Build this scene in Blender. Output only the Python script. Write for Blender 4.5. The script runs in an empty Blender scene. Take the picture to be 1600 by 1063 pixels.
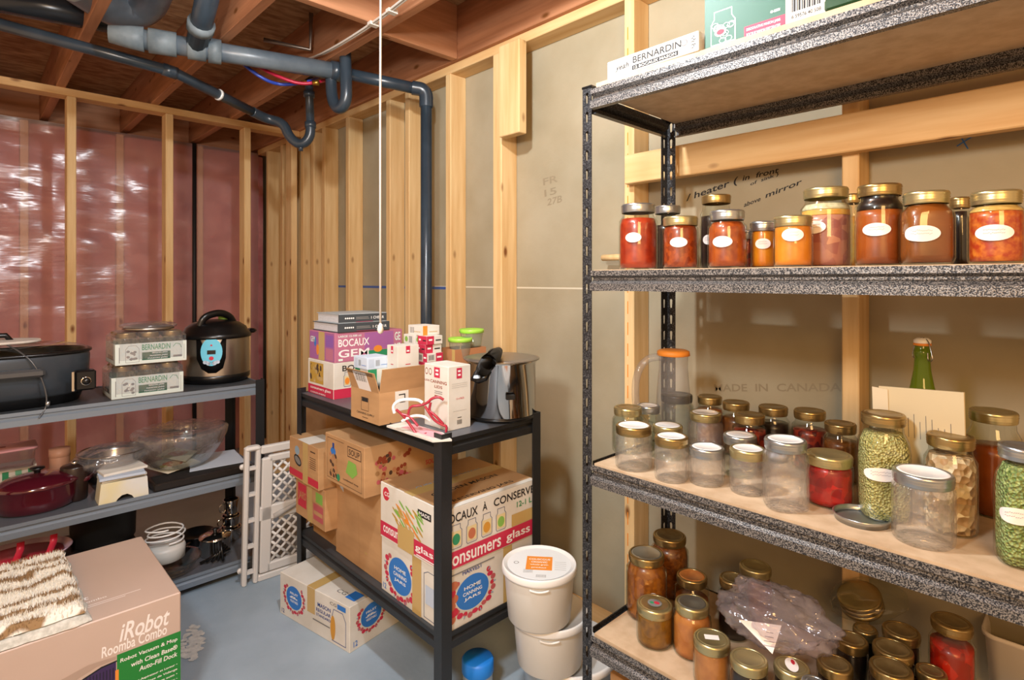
import bpy, bmesh, math, random
from mathutils import Vector, Matrix, noise as mnoise
random.seed(7)
PI = math.pi
sc = bpy.context.scene
col = sc.collection

# ---------------------------------------------------------------- camera, world, lights, exposure
F = 888.0; H = 1.32                      # focal length in pixels of the 1600 px frame, eye height
cd = bpy.data.cameras.new('camera'); cam = bpy.data.objects.new('camera', cd); col.objects.link(cam)
cd.sensor_fit = 'HORIZONTAL'; cd.sensor_width = 36.0; cd.lens = 36.0*F/1600.0
cd.shift_y = -93.5/1600.0; cd.clip_start = .02
cam.location = (0, 0, H)
cam.rotation_euler = (PI/2, 0, math.radians(46.0))
sc.camera = cam
sc.view_settings.view_transform = 'Standard'
try: sc.view_settings.look = 'None'
except Exception: pass
sc.view_settings.gamma = 1.0; sc.view_settings.use_curve_mapping = False
sc.view_settings.exposure = 0.27
try:
    sc.cycles.transparent_max_bounces = 32
    sc.cycles.max_bounces = 8
except Exception: pass
w = bpy.data.worlds.new('world'); sc.world = w; w.use_nodes = True
w.node_tree.nodes['Background'].inputs[0].default_value = (1.0, .62, .35, 1)
w.node_tree.nodes['Background'].inputs[1].default_value = .80
def lamp(name, kind, loc, energy, color, size, target=None, size_y=None):
    l = bpy.data.lights.new(name, kind); l.energy = energy; l.color = color
    if kind == 'AREA':
        l.size = size
        if size_y: l.shape = 'RECTANGLE'; l.size_y = size_y
    else: l.shadow_soft_size = size
    o = bpy.data.objects.new(name, l); o.location = loc; col.objects.link(o)
    if target is not None:
        o.rotation_euler = (Vector(target)-Vector(loc)).to_track_quat('-Z', 'Y').to_euler()
    return o
lamp('bare_bulb_light', 'POINT', (-1.0, .6, 2.335), 70, (.88, .95, 1.0), .04)
lamp('room_light', 'AREA', (-.55, -.30, 1.90), 22, (.88, .95, 1.0), .22, (-1.9, 1.3, .9))
lamp('warm_fill_light', 'AREA', (1.0, -.9, 2.0), 38, (1.0, .56, .20), .8, (-.4, 1.6, 1.1))  # unseen fill, added to warm the wall behind the tall rack; no lamp there

# ---------------------------------------------------------------- pixel -> place helpers
def P(px, py, z):
    a = (px-800)/F; d = (H-z)*F/(py-438.0)
    return Vector((d*(-.7193+.6947*a), d*(.6947+.7193*a), z))
def PY(px, py, Y):
    a = (px-800)/F; d = Y/(.6947+.7193*a)
    return Vector((d*(-.7193+.6947*a), Y, H+(438-py)*d/F))
def PX(px, py, X):
    a = (px-800)/F; d = X/(-.7193+.6947*a)
    return Vector((X, d*(.6947+.7193*a), H+(438-py)*d/F))
def depth(v): return -.7193*v[0]+.6947*v[1]
def rad(px, wpx, d):
    a = (px-800)/F
    return wpx*d/(2*F*math.sqrt(1+a*a))

# ---------------------------------------------------------------- materials
MATS = {}
def lin(c):
    if isinstance(c, str):
        c = c.lstrip('#'); c = [int(c[i:i+2], 16)/255 for i in (0, 2, 4)]
    return tuple((v/12.92 if v <= .04045 else ((v+.055)/1.055)**2.4) for v in c[:3])+(1,)
def newmat(name):
    m = bpy.data.materials.new(name); m.use_nodes = True
    nt = m.node_tree; b = nt.nodes['Principled BSDF']
    return m, nt, b
def mat(name, c, rough=.6, metal=0.0, c2=None, scale=20, stretch=None, bump=0, bscale=None, detail=4, spec=None, ramp=(.35, .65), tex='noise', coat=0, alpha=None, sub=0):
    if name in MATS: return MATS[name]
    m, nt, b = newmat(name); N = nt.nodes; L = nt.links
    b.inputs['Base Color'].default_value = lin(c); b.inputs['Roughness'].default_value = rough
    b.inputs['Metallic'].default_value = metal
    if spec is not None: b.inputs['Specular IOR Level'].default_value = spec
    if coat: b.inputs['Coat Weight'].default_value = coat; b.inputs['Coat Roughness'].default_value = .08
    if c2 or bump:
        tc = N.new('ShaderNodeTexCoord'); mp = N.new('ShaderNodeMapping'); L.new(tc.outputs['Object'], mp.inputs['Vector'])
        if stretch: mp.inputs['Scale'].default_value = stretch
    if c2:
        if tex == 'voronoi':
            t = N.new('ShaderNodeTexVoronoi'); t.inputs['Scale'].default_value = scale; out = t.outputs['Color']
            bw = N.new('ShaderNodeRGBToBW'); L.new(out, bw.inputs[0]); out = bw.outputs[0]
        else:
            t = N.new('ShaderNodeTexNoise'); t.inputs['Scale'].default_value = scale; t.inputs['Detail'].default_value = detail; out = t.outputs['Fac']
        L.new(mp.outputs[0], t.inputs['Vector'])
        r = N.new('ShaderNodeValToRGB'); r.color_ramp.elements[0].position = ramp[0]; r.color_ramp.elements[1].position = ramp[1]
        r.color_ramp.elements[0].color = lin(c); r.color_ramp.elements[1].color = lin(c2)
        L.new(out, r.inputs[0]); L.new(r.outputs[0], b.inputs['Base Color'])
    if bump:
        t2 = N.new('ShaderNodeTexVoronoi' if tex == 'voronoi' else 'ShaderNodeTexNoise'); t2.inputs['Scale'].default_value = bscale or scale
        if tex != 'voronoi': t2.inputs['Detail'].default_value = detail
        L.new(mp.outputs[0], t2.inputs['Vector'])
        bp = N.new('ShaderNodeBump'); bp.inputs['Strength'].default_value = bump; bp.inputs['Distance'].default_value = .01
        L.new(t2.outputs[0], bp.inputs['Height']); L.new(bp.outputs[0], b.inputs['Normal'])
    MATS[name] = m; return m
def thin(name, tint, gloss=.05, fac=1.5, diffuse=0.0, dcol='#ffffff', bump=0, bscale=60, transp=None, boost=0.0, stretch=None, real=0):
    """thin see-through sheet: transparent + fresnel gloss (+ a share of diffuse)"""
    if name in MATS: return MATS[name]
    m, nt, b = newmat(name); N = nt.nodes; L = nt.links; N.remove(b)
    out = [n for n in N if n.type == 'OUTPUT_MATERIAL'][0]
    tr = N.new('ShaderNodeBsdfTransparent'); tr.inputs[0].default_value = lin(tint)
    gl = N.new('ShaderNodeBsdfGlossy'); gl.inputs['Roughness'].default_value = gloss
    fr = N.new('ShaderNodeLayerWeight'); fr.inputs[0].default_value = .5
    last = tr.outputs[0]
    if diffuse:
        df = N.new('ShaderNodeBsdfDiffuse'); df.inputs[0].default_value = lin(dcol)
        tl = N.new('ShaderNodeBsdfTranslucent'); tl.inputs[0].default_value = lin(dcol)
        m2 = N.new('ShaderNodeMixShader'); m2.inputs[0].default_value = .4; L.new(df.outputs[0], m2.inputs[1]); L.new(tl.outputs[0], m2.inputs[2])
        mx = N.new('ShaderNodeMixShader'); mx.inputs[0].default_value = diffuse
        L.new(last, mx.inputs[1]); L.new(m2.outputs[0], mx.inputs[2]); last = mx.outputs[0]
    mg = N.new('ShaderNodeMixShader')
    pw = N.new('ShaderNodeMath'); pw.operation = 'POWER'; pw.inputs[1].default_value = 4.0
    ml = N.new('ShaderNodeMath'); ml.operation = 'MULTIPLY_ADD'; ml.inputs[1].default_value = .75; ml.inputs[2].default_value = .035+boost; ml.use_clamp = True
    L.new(fr.outputs['Facing'], pw.inputs[0]); L.new(pw.outputs[0], ml.inputs[0]); L.new(ml.outputs[0], mg.inputs[0])
    L.new(last, mg.inputs[1]); L.new(gl.outputs[0], mg.inputs[2]); L.new(mg.outputs[0], out.inputs[0])
    if bump:
        tc = N.new('ShaderNodeTexCoord'); t = N.new('ShaderNodeTexNoise'); t.inputs['Scale'].default_value = bscale; t.inputs['Detail'].default_value = 3
        mp = N.new('ShaderNodeMapping'); L.new(tc.outputs['Object'], mp.inputs['Vector']); L.new(mp.outputs[0], t.inputs['Vector'])
        if stretch: mp.inputs['Scale'].default_value = stretch
        bp = N.new('ShaderNodeBump'); bp.inputs['Strength'].default_value = bump; bp.inputs['Distance'].default_value = .01
        L.new(t.outputs[0], bp.inputs['Height'])
        L.new(bp.outputs[0], gl.inputs['Normal']); L.new(bp.outputs[0], fr.inputs['Normal'])
    if real:
        rg = N.new('ShaderNodeBsdfGlass'); rg.inputs['IOR'].default_value = 1.45; rg.inputs['Roughness'].default_value = .0; m3 = N.new('ShaderNodeMixShader'); m3.inputs[0].default_value = real
        if bump: L.new(bp.outputs[0], rg.inputs['Normal'])
        L.new(mg.outputs[0], m3.inputs[1]); L.new(rg.outputs[0], m3.inputs[2]); L.new(m3.outputs[0], out.inputs[0])
    MATS[name] = m; return m
def wood(name, c1, c2, axis=2, knots=True, knotcol='#7a4a22'):
    """sawn softwood: grain along one axis with a few knots"""
    if name in MATS: return MATS[name]
    m, nt, b = newmat(name); N = nt.nodes; L = nt.links
    tc = N.new('ShaderNodeTexCoord'); mp = N.new('ShaderNodeMapping'); L.new(tc.outputs['Object'], mp.inputs['Vector'])
    s = [14, 14, 14]; s[axis] = 1.1; mp.inputs['Scale'].default_value = s
    t = N.new('ShaderNodeTexNoise'); t.inputs['Scale'].default_value = 2.2; t.inputs['Detail'].default_value = 5; L.new(mp.outputs[0], t.inputs['Vector'])
    r = N.new('ShaderNodeValToRGB'); r.color_ramp.elements[0].position = .3; r.color_ramp.elements[1].position = .7
    r.color_ramp.elements[0].color = lin(c1); r.color_ramp.elements[1].color = lin(c2); L.new(t.outputs['Fac'], r.inputs[0])
    mp2 = N.new('ShaderNodeMapping'); L.new(tc.outputs['Object'], mp2.inputs['Vector']); s2 = [9, 9, 9]; s2[axis] = 4.2; mp2.inputs['Scale'].default_value = s2
    v = N.new('ShaderNodeTexVoronoi'); v.inputs['Scale'].default_value = 1.0; L.new(mp2.outputs[0], v.inputs['Vector'])
    kr = N.new('ShaderNodeValToRGB'); kr.color_ramp.elements[0].position = .05; kr.color_ramp.elements[1].position = .13
    kr.color_ramp.elements[0].color = (1, 1, 1, 1); kr.color_ramp.elements[1].color = (0, 0, 0, 1); L.new(v.outputs['Distance'], kr.inputs[0])
    mx = N.new('ShaderNodeMixRGB'); L.new(kr.outputs[0], mx.inputs[0]); L.new(r.outputs[0], mx.inputs[1]); mx.inputs[2].default_value = lin(knotcol)
    L.new(mx.outputs[0], b.inputs['Base Color']); b.inputs['Roughness'].default_value = .62
    b.inputs['Specular IOR Level'].default_value = .3
    MATS[name] = m; return m

# ---------------------------------------------------------------- mesh builder
_txt = {}
def text_mesh(s):
    if s in _txt: return _txt[s]
    cu = bpy.data.curves.new('t', 'FONT'); cu.body = s; cu.resolution_u = 3; cu.offset = .016
    o = bpy.data.objects.new('t', cu); col.objects.link(o)
    dg = bpy.context.evaluated_depsgraph_get(); dg.update()
    me = bpy.data.meshes.new_from_object(o.evaluated_get(dg))
    vs = [(v.co.x, v.co.y) for v in me.vertices]; fs = [tuple(p.vertices) for p in me.polygons]
    bpy.data.objects.remove(o); bpy.data.curves.remove(cu); bpy.data.meshes.remove(me)
    x0 = min(v[0] for v in vs); x1 = max(v[0] for v in vs); y0 = min(v[1] for v in vs); y1 = max(v[1] for v in vs)
    vs = [((x-x0)/(x1-x0), (y-y0)/max(y1-y0, 1e-6)) for x, y in vs]
    _txt[s] = (vs, fs); return _txt[s]
class MB:
    def __init__(s): s.k = 0; s.v = []; s.f = []; s.m = []; s.sm = []; s.mats = []; s.M = None
    def mi(s, m):
        if isinstance(m, str): m = MATS[m]
        if m not in s.mats: s.mats.append(m)
        return s.mats.index(m)
    def add(s, vs, fs, m, smooth=False):
        o = len(s.v); i = s.mi(m)
        for v in vs: s.v.append(tuple(s.M @ Vector(v)) if s.M else tuple(v))
        for f in fs: s.f.append(tuple(o+k for k in f)); s.m.append(i); s.sm.append(smooth)
    def box(s, lo, hi, m, top=None):
        x0, y0, z0 = lo; x1, y1, z1 = hi
        vs = [(x0,y0,z0),(x1,y0,z0),(x1,y1,z0),(x0,y1,z0),(x0,y0,z1),(x1,y0,z1),(x1,y1,z1),(x0,y1,z1)]
        s.add(vs, [(3,2,1,0),(0,1,5,4),(1,2,6,5),(2,3,7,6),(3,0,4,7)], m)
        s.add(vs[4:], [(0,1,2,3)], top or m)
    def bbox(s, lo, hi, m, bv=.002):
        """box with chamfered vertical and top edges"""
        x0, y0, z0 = lo; x1, y1, z1 = hi; b = bv
        ring = lambda e, z: [(x0+e+b,y0+e,z),(x1-e-b,y0+e,z),(x1-e,y0+e+b,z),(x1-e,y1-e-b,z),(x1-e-b,y1-e,z),(x0+e+b,y1-e,z),(x0+e,y1-e-b,z),(x0+e,y0+e+b,z)]
        vs = ring(b, z0)+ring(0, z0+b)+ring(0, z1-b)+ring(b, z1)
        fs = [tuple(range(7,-1,-1)), tuple(range(24,32))]
        for k in range(3):
            for i in range(8): fs.append((k*8+i, k*8+(i+1)%8, k*8+8+(i+1)%8, k*8+8+i))
        s.add(vs, fs, m)
    def prism(s, pts, axis, a0, a1, m, smooth=False):
        """pts 2D outline; axis 0: (y,z) outline swept in x; 1: (x,z) in y; 2: (x,y) in z"""
        def mk(p, a): return (a, p[0], p[1]) if axis == 0 else ((p[0], a, p[1]) if axis == 1 else (p[0], p[1], a))
        n = len(pts); vs = [mk(p, a0) for p in pts]+[mk(p, a1) for p in pts]
        fs = [tuple(range(n)), tuple(range(2*n-1, n-1, -1))]+[(i, (i+1)%n, n+(i+1)%n, n+i) for i in range(n)]
        s.add(vs, fs, m, smooth)
    def lathe(s, prof, m, c=(0,0,0), n=32, sq=None, phase=0, caps=True, axis='z', smooth=True, scl=(1,1)):
        """prof [(r,z)], sq(z)->0..1 squareness"""
        vs = []; fs = []
        for r, z in prof:
            k = sq(z) if sq else 0
            for i in range(n):
                t = 2*PI*i/n; rr = r
                if k:
                    e = 2+k*5; q = (abs(math.cos(t-phase))**e+abs(math.sin(t-phase))**e)**(-1/e); rr = r*(1+(q-1)*.85)*(1-.04*k)
                x, y = rr*math.cos(t)*scl[0], rr*math.sin(t)*scl[1]
                if axis == 'z': vs.append((c[0]+x, c[1]+y, c[2]+z))
                elif axis == 'x': vs.append((c[0]+z, c[1]+x, c[2]+y))
                else: vs.append((c[0]+x, c[1]+z, c[2]+y))
        for j in range(len(prof)-1):
            for i in range(n): fs.append((j*n+i, j*n+(i+1)%n, (j+1)*n+(i+1)%n, (j+1)*n+i))
        if caps:
            if prof[0][0] > 1e-5: fs.append(tuple(range(n-1, -1, -1)))
            if prof[-1][0] > 1e-5: fs.append(tuple((len(prof)-1)*n+i for i in range(n)))
        s.add(vs, fs, m, smooth)
    def tube(s, pts, r, m, n=10, closed=False, caps=True, flat=1.0):
        pts = [Vector(p) for p in pts]; R = r if isinstance(r, (list, tuple)) else [r]*len(pts)
        vs = []; fs = []; up = None; N_ = len(pts)
        for i, p in enumerate(pts):
            if closed: t = (pts[(i+1)%N_]-pts[i-1])
            else: t = (pts[min(i+1, N_-1)]-pts[max(i-1, 0)])
            t.normalize()
            if up is None:
                up = Vector((0,0,1)) if abs(t.z) < .9 else Vector((1,0,0))
            a = up-t*up.dot(t)
            if a.length < 1e-6: a = t.orthogonal()
            a.normalize(); b = t.cross(a); up = a
            for k in range(n):
                th = 2*PI*k/n; vs.append(p+a*R[i]*flat*math.cos(th)+b*R[i]*math.sin(th))
        for i in range(N_ if closed else N_-1):
            j = (i+1)%N_
            for k in range(n): fs.append((i*n+k, i*n+(k+1)%n, j*n+(k+1)%n, j*n+k))
        if caps and not closed: fs.append(tuple(range(n-1,-1,-1))); fs.append(tuple((N_-1)*n+k for k in range(n)))
        s.add(vs, fs, m, True)
    # decals on a frame (O, U, V, N)
    def rect(s, fr, u0, v0, u1, v1, m, off=.0006):
        O, U, V, N = fr; s.k += 1; off = .0004+s.k*8e-6; q = [O+U*u+V*v+N*off for u, v in ((u0,v0),(u1,v0),(u1,v1),(u0,v1))]
        s.add(q, [(0,1,2,3)], m)
    def poly(s, fr, pts, m, off=.0006):
        O, U, V, N = fr; s.k += 1; off = .0004+s.k*8e-6; s.add([O+U*u+V*v+N*off for u, v in pts], [tuple(range(len(pts)))], m)
    def ell(s, fr, cu, cv, ru, rv, m, off=.0008, n=28, rot=0):
        c, sn = math.cos(rot), math.sin(rot)
        pts = []
        for i in range(n):
            x, y = ru*math.cos(2*PI*i/n), rv*math.sin(2*PI*i/n); pts.append((cu+x*c-y*sn, cv+x*sn+y*c))
        s.poly(fr, pts, m, off)
    def text(s, fr, u, v, w, h, st, m, off=.001, shear=0, rot=0):
        vs, fs = text_mesh(st); O, U, V, N = fr; s.k += 1; off = .0004+s.k*8e-6; c, sn = math.cos(rot), math.sin(rot); q = []
        for x, y in vs:
            a = x*w+y*h*shear; b = y*h; q.append(O+U*(u+a*c-b*sn)+V*(v+a*sn+b*c)+N*off)
        s.add(q, fs, m)
    def line(s, fr, pts, wd, m, off=.001, closed=False):
        O, U, V, N = fr; n = len(pts)
        for i in range(n if closed else n-1):
            a = Vector(pts[i]); b = Vector(pts[(i+1)%n]); d = (b-a)
            if d.length < 1e-7: continue
            d.normalize(); p = Vector((-d.y, d.x))*wd/2; a = a-d*wd/2; b = b+d*wd/2
            s.poly(fr, [tuple(a-p), tuple(b-p), tuple(b+p), tuple(a+p)], m, off)
    def build(s, name, parent=None, loc=None, rot=None):
        me = bpy.data.meshes.new(name); me.from_pydata(s.v, [], s.f)
        for m in s.mats: me.materials.append(m)
        me.polygons.foreach_set('material_index', s.m); me.polygons.foreach_set('use_smooth', s.sm)
        me.update()
        o = bpy.data.objects.new(name, me); col.objects.link(o)
        if parent: o.parent = parent
        if loc is not None: o.location = loc
        if rot is not None: o.rotation_euler = rot
        return o
def thing(name, label, cat, loc=(0,0,0), rz=0, group=None, rot=None):
    o = bpy.data.objects.new(name, None); col.objects.link(o); o.empty_display_size = .05
    o.location = loc; o.rotation_euler = rot if rot is not None else (0,0,rz)
    o['label'] = label; o['category'] = cat
    if group: o['group'] = group
    return o
def tag(o, label, cat, group=None):
    o['label'] = label; o['category'] = cat
    if group: o['group'] = group
    return o
def solid(o, t, off=0):
    md = o.modifiers.new('thickness', 'SOLIDIFY'); md.thickness = t; md.offset = off; return o
def frames(lx, ly, lz):
    """face frames of a box lying 0..lx, 0..ly, 0..lz"""
    X, Y, Z = Vector((1,0,0)), Vector((0,1,0)), Vector((0,0,1))
    return {'F': (Vector((0,0,0)), X, Z, -Y), 'R': (Vector((lx,0,0)), Y, Z, X), 'T': (Vector((0,0,lz)), X, Y, Z),
            'L': (Vector((0,ly,0)), -Y, Z, -X), 'TR': (Vector((lx,0,lz)), Y, -X, Z)}

# shared materials
mat('carton', '#bd9468', .8, c2='#a9825a', scale=5, stretch=(1,1,3), spec=.2)
mat('carton_dark', '#b18658', .8, c2='#9c754b', scale=6, spec=.2)
mat('tape', '#c2a366', .25, spec=.5)
mat('white_card', '#dcd8cf', .6, c2='#cfc9bd', scale=9, spec=.3)
mat('white', '#ecebe8', .5); mat('white_gloss', '#f0f0ee', .25)
mat('black_ink', '#1d1b1c', .7); mat('brown_ink', '#4a3322', .8); mat('grey_ink', '#7c7a78', .7)
mat('red_ink', '#c1283f', .6); mat('crimson', '#c22a4a', .55); mat('blue_ink', '#2f74c4', .55); mat('navy', '#1f3e86', .6)
mat('green_ink', '#2c8a5c', .55); mat('lime_ink', '#7fae4a', .6); mat('orange_ink', '#e38a2e', .55); mat('gold_ink', '#b8923a', .6)
mat('pink_print', '#c56aa0', .5, c2='#a85a98', scale=7); mat('pale_print', '#b9c6d8', .5)
mat('black_steel', '#1b1d20', .38, spec=.6, bump=.15, bscale=400); mat('black_plastic', '#0c0c0d', .3); mat('black_matte', '#141414', .6)
mat('chrome', '#c9c7c4', .09, 1.0); mat('steel', '#b4b0ab', .22, 1.0, bump=.03, bscale=30)
mat('brushed', '#b9b2a9', .30, 1.0); mat('gold_metal', '#ab9362', .30, .9, bump=.02, bscale=60)
mat('pale_gold', '#c3b687', .30, .85); mat('silver_metal', '#b4b8ba', .28, .9); mat('lid_white', '#f1efec', .3); mat('lid_gold', '#a9966c', .35, .7, c2='#937e54', scale=40)
thin('glass', '#f6f9f6', .03, 1.35, boost=.01); thin('glass_emb', '#ffffff', .07, 1.30, bump=.9, bscale=75, diffuse=.05, dcol='#ffffff', boost=.025); thin('glass_green', '#5f9a28', .05, 1.5)
thin('clear_plastic', '#f4f4f6', .08, 1.45, diffuse=.10, bump=.6, bscale=25)
thin('crinkle', '#f6f6f9', .09, 1.5, diffuse=.11, dcol='#f0f0f6', bump=1.0, bscale=28, boost=.09)
# ---------------------------------------------------------------- the room
wood('stud_wood', '#e4c592', '#cfa66e', 2); wood('plate_x', '#e2bf8a', '#cda067', 0); wood('plate_y', '#dfb680', '#c8985c', 1)
wood('joist_x', '#c08660', '#9c6848', 0); wood('joist_y', '#c68e68', '#a4704e', 1); wood('old_stud', '#f0dcb4', '#e0c496', 2)
mat('drywall', '#aaa088', .85, c2='#9c9177', scale=3, bump=.05, bscale=90, spec=.2)
mat('seam', '#cfc6b0', .7); mat('blue_tape', '#3c5c9c', .5)
mat('concrete', '#a0b0bd', .5, c2='#90a0ad', scale=4, bump=.08, bscale=60, detail=6)
mat('osb', '#c39a6e', .8, c2='#94683f', scale=30, stretch=(1,.35,1), bump=.3, bscale=60)
mat('pink_batt', '#e2a09c', .95, c2='#c37678', scale=7, bump=.8, bscale=16, spec=.1)
mat('block_wall', '#8a4a40', .95)
mat('stain', '#d6d6d0', .7, c2='#bfc2c0', scale=60)
thin('poly', '#f8e4e0', .22, 1.5, diffuse=.33, dcol='#f4e2e0', bump=.8, bscale=5.5, boost=.04, stretch=(1, .55, 2.0))
def struct(mb, name, parent=None):
    o = mb.build(name, parent)
    if parent is None: o['kind'] = 'structure'
    return o
def bx(name, lo, hi, m, parent, bv=.003):
    b = MB(); c = [(lo[i]+hi[i])/2 for i in range(3)]
    b.bbox([lo[i]-c[i] for i in range(3)], [hi[i]-c[i] for i in range(3)], m, bv)
    # objects keep their own origin so the grain of each board differs
    return b.build(name, parent, c)
YW = 1.70; YD = 1.797; XW = -3.90; ZP = 2.324; ZJ = 2.365
b = MB(); b.box((-4.95, -2.4, -.1), (1.9, 1.95, 0), 'concrete'); floor = struct(b, 'floor')
b = MB(); c = P(300, 1005, 0)
for k in range(90):
    a = random.random()*2*PI; r = random.random()**.6*.10; q = [c+Vector((math.cos(a)*r*1.1+math.cos(t*1.05)*(.006+.012*random.random()), math.sin(a)*r*.35-math.cos(a)*r*.3+math.sin(t*1.05)*(.006+.008*random.random()), .0007+.00002*k)) for t in range(6)]
    b.add(q, [(0,1,2,3,4,5)], 'stain')
b.build('paint_stain', floor)
b = MB(); b.box((-4.95, YD, 0), (1.9, YD+.02, 2.62), 'drywall')
fr = (Vector((0, YD, 0)), Vector((1,0,0)), Vector((0,0,1)), Vector((0,-1,0)))
b.rect(fr, -2.45, 1.283, 1.9, 1.290, 'seam', .001); b.rect(fr, -4.2, 1.272, -2.35, 1.286, 'blue_tape', .0015)
# pencil notes and builders' handwriting on the drywall
def wt(px, py, px2, py2, hh, s, m, shear=.35, yy=YD):
    p = PY(px, py, yy); q = PY(px2, py2, yy); d = math.atan2(q.z-p.z, q.x-p.x); L_ = math.hypot(q.z-p.z, q.x-p.x)
    b.text(fr, p.x, p.z, L_, hh, s, m, .0012, shear, d)
wt(1072, 318, 1152, 290, .028, '/ heater (', 'black_ink'); wt(1160, 283, 1216, 270, .017, 'in  front', 'black_ink'); wt(1172, 292, 1216, 276, .013, 'of  sink )', 'black_ink')
wt(1162, 324, 1188, 314, .013, 'above', 'black_ink', .5); wt(1196, 310, 1252, 288, .015, 'mirror', 'black_ink', .5)
mat('pencil', '#8f8269', .8); wt(1116, 612, 1315, 612, .024, 'MADE  IN  CANADA', 'pencil', .1)
mat('pencil', '#9b9078', .8); 
wt(849, 290, 872, 284, .03, 'FR', 'pencil', 0); wt(851, 308, 870, 303, .03, '15', 'pencil', 0); wt(855, 322, 878, 316, .03, '27B', 'pencil', .2)
b.line(fr, [(PY(1496,228,YD).x, PY(1496,228,YD).z), (PY(1518,214,YD).x, PY(1518,214,YD).z)], .003, 'blue_ink'); b.line(fr, [(PY(1500,212,YD).x, PY(1500,212,YD).z), (PY(1512,232,YD).x, PY(1512,232,YD).z)], .003, 'blue_ink')
wr = struct(b, 'wall_right')
SW = .041; SD = .097
xs = [PY(p, 450, YW).x for p in (416, 438, 454, 470, 486, 503, 540, 603, 632.5, 696, 770, 975, 1315, 1700)]
for i, x in enumerate(xs):
    wd = .056 if i == 10 else SW
    bx('wall_stud', (x, YW, .041), (x+wd, YD, ZP), 'stud_wood', wr)
p = PY(788, 90, 1.64)
bx('blocking', (PY(778, 90, 1.65).x, 1.655, PY(790, 212, 1.655).z), (PY(811, 90, 1.655).x, YW, ZP), 'stud_wood', wr)
bx('top_plate', (-4.7, YW, ZP), (1.9, YD, ZJ), 'plate_x', wr)
bx('bottom_plate', (-4.7, YW, 0), (1.9, YD, .041), 'plate_x', wr)
bx('backing_board', (PY(975, 265, 1.66).x, 1.66, 1.655), (1.9, YW, 1.756), 'plate_x', wr)
b = MB(); q = PY(941, 403, 1.745); b.lathe([(.0, 0), (.012, .002), (.012, .118), (0, .12)], 'stud_wood', (q.x, q.y, q.z), 12, axis='x'); b.build('wooden_peg', wr)
b = MB(); x = xs[11]
for k in range(26): b.rect((Vector((0, YW, 0)), Vector((1,0,0)), Vector((0,0,1)), Vector((0,-1,0))), x+.014, .3+k*.075, x+.018, .345+k*.075, 'orange_ink', .001)
b.build('stud_print', wr)
# left wall: block, rear studs, insulation, vapour barrier, front studs
b = MB(); b.box((-4.95, -2.4, 0), (-4.88, 1.95, 2.62), 'block_wall'); wl = struct(b, 'wall_left')
ry = [PX(p, 450, -4.70).y for p in (38, 188, 313)]+[-.22, -.72]
for y in ry: bx('rear_stud', (-4.80, y-.02, 0), (-4.70, y+.02, 2.33), 'old_stud', wl)
ys = sorted(ry)+[1.78]; ys = [-1.1]+ys
for a, c_ in zip(ys[:-1], ys[1:]):
    b = MB(); n1, n2 = 8, 26; vs = []; fs = []; y0, y1 = a+.022, c_-.022
    for j in range(n2+1):
        for i in range(n1+1):
            u = i/n1; z = 2.32*j/n2; y = y0+(y1-y0)*u
            bulge = .03*math.sin(PI*u)**.6
            vs.append((-4.745+bulge+.012*mnoise.noise(Vector((y*5, z*4, 1))), y, z))
    for j in range(n2):
        for i in range(n1): k = j*(n1+1)+i; fs.append((k, k+1, k+n1+2, k+n1+1))
    b.add(vs, fs, 'pink_batt', True); b.build('insulation_batt', wl)
b = MB(); vs = []; fs = []; n1, n2 = 90, 70
for j in range(n2+1):
    for i in range(n1+1):
        y = -1.1+2.79*i/n1; z = .02+2.31*j/n2
        k = mnoise.noise(Vector((y*2.2, z*6, 3)))*.022+mnoise.noise(Vector((y*9+z*5, z*11, 7)))*.010
        vs.append((-4.655+k, y, z))
for j in range(n2):
    for i in range(n1): k = j*(n1+1)+i; fs.append((k, k+1, k+n1+2, k+n1+1))
b.add(vs, fs, 'poly', True); b.build('vapour_barrier', wl)
for y in [PX(p, 450, XW).y for p in (112, 265, 387)]+[1.66, -.02, -.46, -.9]:
    bx('wall_stud', (XW-SD, y-SW/2, .041), (XW, y+SW/2, ZP), 'stud_wood', wl)
bx('top_plate', (XW-SD, -2.4, ZP), (XW, 1.699, ZJ), 'plate_y', wl)
bx('bottom_plate', (XW-SD, -2.4, 0), (XW, 1.7, .041), 'plate_y', wl)
# dark conduit behind the poly
b = MB(); y = PX(305, 450, -4.58).y; b.tube([(-4.60, y, .02), (-4.60, y, 2.32)], .014, 'black_matte'); b.build('conduit', wl)
# ceiling
b = MB(); b.box((-4.95, -2.4, 2.62), (1.9, 1.95, 2.66), 'osb'); ce = struct(b, 'ceiling')
for y in (1.70, 1.26, .82, .38, -.06, -.5, -.94, -1.38):
    bx('joist', (-4.84, y-.021, ZJ), (1.85, y+.021, 2.62), 'joist_x', ce)
bx('blocking', (-2.15, 1.281, ZJ), (-2.11, 1.679, 2.62), 'joist_y', ce)
bx('blocking', (-2.09, .841, ZJ), (-2.05, 1.239, 2.62), 'joist_y', ce)
bx('rim_board', (-4.88, -2.4, ZJ), (-4.84, 1.95, 2.62), 'joist_y', ce)
bx('ledger', (-4.83, 1.722, ZJ), (1.85, 1.79, 2.46), 'joist_x', ce)

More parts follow.
